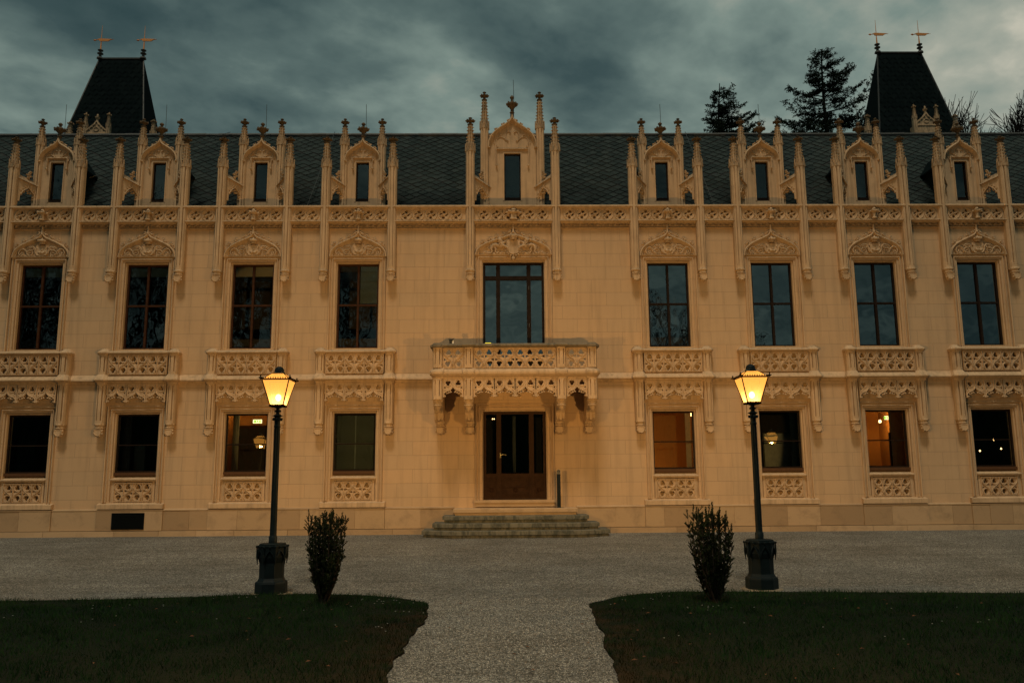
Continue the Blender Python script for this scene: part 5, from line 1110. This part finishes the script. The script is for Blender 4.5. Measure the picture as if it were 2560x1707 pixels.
# ================================================================== vegetation
def leaf_mesh(name, P, D, size, mat, seed, wid=.42):
    """one small rhombic leaf per point P with axis D"""
    R_ = np.random.default_rng(seed); P = np.array(P); D = np.array(D); n = len(P); D = D / np.linalg.norm(D, axis=1)[:, None]
    q = R_.normal(size=(n, 3)); sd_ = np.cross(D, q); sd_ /= np.linalg.norm(sd_, axis=1)[:, None] + 1e-9; s_ = size * R_.uniform(.6, 1.3, n)[:, None]
    V = np.zeros((n, 4, 3)); V[:, 0] = P; V[:, 1] = P + D * s_ * .5 + sd_ * s_ * wid * .5; V[:, 2] = P + D * s_; V[:, 3] = P + D * s_ * .5 - sd_ * s_ * wid * .5
    return raw_mesh(name, V, np.arange(4 * n).reshape(-1, 4), mat)
def yew(loc, H, Wd, lean, seed, label):
    R_ = random.Random(seed); r = root('yew_shrub', label, 'shrub', loc, group='young yews beside the path'); st_ = MB(); P, D = [], []
    def sprig(p, d, L_, r0):
        k = max(3, int(L_ / .02)); end = p + d * L_; mid = p.lerp(end, .5) + Vector((R_.uniform(-.01, .01), R_.uniform(-.01, .01), .008)); st_.tube([p, mid, end], [r0, r0 * .8, r0 * .4], 4)
        for i in range(k * 8):
            t = (i + R_.random()) / (k * 8); q = p.lerp(end, t); a = R_.uniform(0, 2 * PI); s_ = Vector((math.cos(a), math.sin(a), R_.uniform(.2, 1.0))); P.append(q); D.append(s_ * .8 + d * .7)
    ns = 34
    for s_ in range(ns):
        a = s_ * 2.4 + R_.uniform(-.2, .2); rad = math.sqrt((s_ + .5) / ns); tx = lean + rad * math.cos(a) * Wd / 2; ty = rad * math.sin(a) * Wd / 2 * .9
        hh = H * (1.0 - .22 * rad * R_.random() - .05 * R_.random()); 
        if s_ % 7 == 3: hh *= R_.uniform(.45, .75)
        base_ = Vector((R_.uniform(-.035, .035), R_.uniform(-.035, .035), 0)); p1 = Vector((tx * .48, ty * .48, hh * .16)); p2 = Vector((tx * .98, ty * .98, hh * .48)); top = Vector((tx, ty, hh))
        pts = [Vector(q) for q in bez(tuple(base_), tuple(p1), tuple(p2), tuple(top), 10)]
        st_.tube(pts, [.012 - .0095 * i / 10 for i in range(11)], 4)
        for i in range(2, 11):
            dens = 6 if i > 5 else (5 if i > 3 else 2)
            for k in range(dens):
                if i <= 3 and R_.random() < .5: continue
                q = pts[i].lerp(pts[i - 1], R_.random()); a2 = R_.uniform(0, 2 * PI); d = Vector((math.cos(a2) * .75, math.sin(a2) * .75, R_.uniform(.5, 1.3))).normalized(); sprig(q, d, R_.uniform(.04, .095) * (1.1 if i > 5 else .9), .0025)
        sprig(top - Vector((0, 0, .02)), Vector((R_.uniform(-.12, .12), 0, 1)).normalized(), R_.uniform(.05, .19), .003)
    part('stems', st_, 'yew_stem', r); me = leaf_mesh('foliage', P, D, .024, 'yew_needles', seed); link('foliage', me, r)
yew((-2.79, -10.48, -.25), 1.19, .54, .02, 4, 'dark upright yew right of the left street lamp')
yew((2.54, -10.72, -.25), 1.22, .64, -.02, 9, 'dark upright yew left of the right street lamp, the wider one')
def conifer(loc, H, r0, z_from, Rw, seed, label, lean=0, sparse=1.0, wind=0.0):
    R_ = random.Random(seed); r = root('conifer', label, 'tree', loc, group='dark conifers rising behind the roof'); tk = MB(); P, D = [], []
    n = 24; tp = [(lean * (i / n) ** 2 + .04 * math.sin(i * .8), .03 * math.cos(i * .6), H * i / n) for i in range(n + 1)]; tk.tube(tp, [r0 * (1 - .93 * i / n) for i in range(n + 1)], 7)
    z = z_from
    while z < H - .25:
        t = (H - z) / (H - z_from); L0 = Rw * (t ** .72) * R_.uniform(.55, 1.12); 
        for k in range(R_.choice((3, 4, 5)) if z > H - 8 else 3):
            a = R_.uniform(0, 2 * PI); L_ = L0 * R_.uniform(.6, 1.15) * (1 + wind * math.cos(a)); i = z / H; b0 = Vector((lean * i * i, 0, z))
            up = R_.uniform(-.06, .16); drop = -.16 * L_ if z < H - 3 else .1 * L_; ca, sa = math.cos(a), math.sin(a)
            pts = [b0, b0 + Vector((ca * L_ * .35, sa * L_ * .35, up * L_ * .5 + drop * .35)), b0 + Vector((ca * L_ * .72, sa * L_ * .72, up * L_ + drop * .4)), b0 + Vector((ca * L_, sa * L_, up * L_ + .22 * L_ + drop * .1))]
            tk.tube(pts, [.014 + .012 * L_, .012 + .008 * L_, .014, .005], 4)
            m_ = max(3, int(L_ / .16))
            for j in range(m_):
                u = .22 + .8 * (j + R_.random()) / m_; u = min(u, .999); seg = min(2, int(u * 3)); q = pts[seg].lerp(pts[seg + 1], u * 3 - seg)
                if R_.random() > sparse: continue
                for side in (-1, 1):
                    sl = R_.uniform(.18, .42) * (1.15 - u * .5) * min(1.2, .5 + L_ / 3); sd_ = Vector((-sa * side + ca * .8, ca * side + sa * .8, R_.uniform(-.25, .55))).normalized(); e = q + sd_ * sl
                    tk.tube([q, e], [.008, .003], 3)
                    for w in range(int(sl * 78)):
                        v = R_.random(); P.append(q.lerp(e, v) + Vector((R_.gauss(0, .02), R_.gauss(0, .02), R_.gauss(0, .02)))); D.append(sd_ * .7 + Vector((R_.gauss(0, .6), R_.gauss(0, .6), R_.gauss(.1, .5))))
        z += R_.uniform(.14, .30) if z > H - 7 else .8
    part('trunk', tk, 'bark', r); link('crown', leaf_mesh('crown', P, D, .115, 'spruce_needles', seed, .38), r)
conifer((17.35, 20, 0), 24.5, .42, 15.0, 5.6, 21, 'tallest dark conifer behind the roof, left of the right tower', .0, .95, .12)
conifer((11.1, 20, 0), 22.5, .30, 15.5, 3.7, 33, 'smaller leaning conifer behind the roof, left of the tallest one', .55, .95, .45)
def bare_tree(loc, H, seed, label, spread=.5, r0=.28, lv=6, group='bare trees', fork=.22):
    R_ = random.Random(seed); r = root('bare_tree', label, 'tree', loc, group=group); tk = MB(); tw = MB()
    def grow(p, d, L_, rad, lev):
        k = 3; pts = [p]; dd = d.copy()
        for i in range(k): dd = (dd + Vector((R_.gauss(0, .11), R_.gauss(0, .11), R_.gauss(.04, .07)))).normalized(); pts.append(pts[-1] + dd * L_ / k)
        (tk if lev >= lv - 2 else tw).tube(pts, [max(.020 if loc[1] > 0 else .012, rad * (1 - .36 * i / k)) for i in range(k + 1)], 6 if lev >= lv - 1 else 3)
        if lev == 0: return
        nb = 3 if lev > 1 else 4
        for j in range(nb + (1 if R_.random() < .4 else 0)):
            a = R_.uniform(0, 2 * PI); q = pts[-1] if j < 2 else pts[R_.choice((1, 2, 3))].copy(); s_ = spread * R_.uniform(.6, 1.35)
            pv = dd.orthogonal().normalized(); pv.rotate(Matrix.Rotation(a, 3, dd)); nd = (dd + pv * s_ + Vector((0, 0, .08))).normalized(); grow(q, nd, L_ * R_.uniform(.62, .86), rad * (.62 if j < 2 else .5), lev - 1)
    L0 = H * fork; grow(Vector((0, 0, -.3)), Vector((0, 0, 1)), L0, r0, lv); y0_ = loc[1]; top = max(v[2] for v in tk.v + tw.v); kz = H / top
    kx = kz * (.62 if y0_ > 0 else 1)
    hi = [v for v in tw.v if v[2] > top * .86]; sx_, sy_ = sum(v[0] for v in hi) / len(hi) / top, sum(v[1] for v in hi) / len(hi) / top
    for q in (tk, tw): q.v = [((x - sx_ * z) * kx, (y - sy_ * z) * kx, z * kz) for x, y, z in q.v]
    part('trunk', tk, 'bark', r); part('crown', tw, 'bark', r)
bare_tree((27.3, 25, 0), 24.8, 5, 'bare tree showing just right of the right tower', .5, .35, 7, 'bare trees behind the castle', .25)
bare_tree((32.6, 25, 0), 25.6, 12, 'bare tree at the far right edge above the roof', .5, .40, 7, 'bare trees behind the castle', .25)
rf_ = 'bare park trees reflected in the windows'
for i, (x, y, H, sd__, lb) in enumerate(((-13, -44, 24, 41, 'tall bare park tree reflected in the fourth upper window from the left'), (-21, -47, 26, 42, 'tall bare park tree reflected in the third upper window from the left'), (-30, -46, 26, 43, 'tall bare park tree reflected in the second upper window from the left'),
        (-40, -47, 27, 44, 'tall bare park tree reflected in the leftmost upper window'), (-35, -55, 30, 47, 'second tall bare park tree reflected in the leftmost upper window'), (13.0, -50, 19, 45, 'low bare park tree reflected in the upper window right of the entrance'), (20.5, -52, 18, 46, 'low bare park tree reflected in the upper window above the right street lamp'))):
    bare_tree((x, y, -.3), H, sd__, lb, .55, .30 if H > 20 else .2, 6, rf_, .23)
hd_ = MB(); R_ = random.Random(77)
for k in range(170):
    x = -75 + k * .9; y = -58 + R_.uniform(-2, 2); hgt = R_.uniform(7.5, 11); hd_.blob((x, y, hgt * .45 - .3), (R_.uniform(1.0, 2.0), 1.5, hgt * .6), k, .28, 1)
o = part('far_woodland', hd_, 'spruce_needles'); o['kind'] = 'stuff'; o['label'] = 'dark belt of undergrowth across the park, reflected in the lower windows'; o['category'] = 'woodland'
for o in COL.objects:
    if o.type == 'LIGHT' and o.name.startswith('sun'): pass
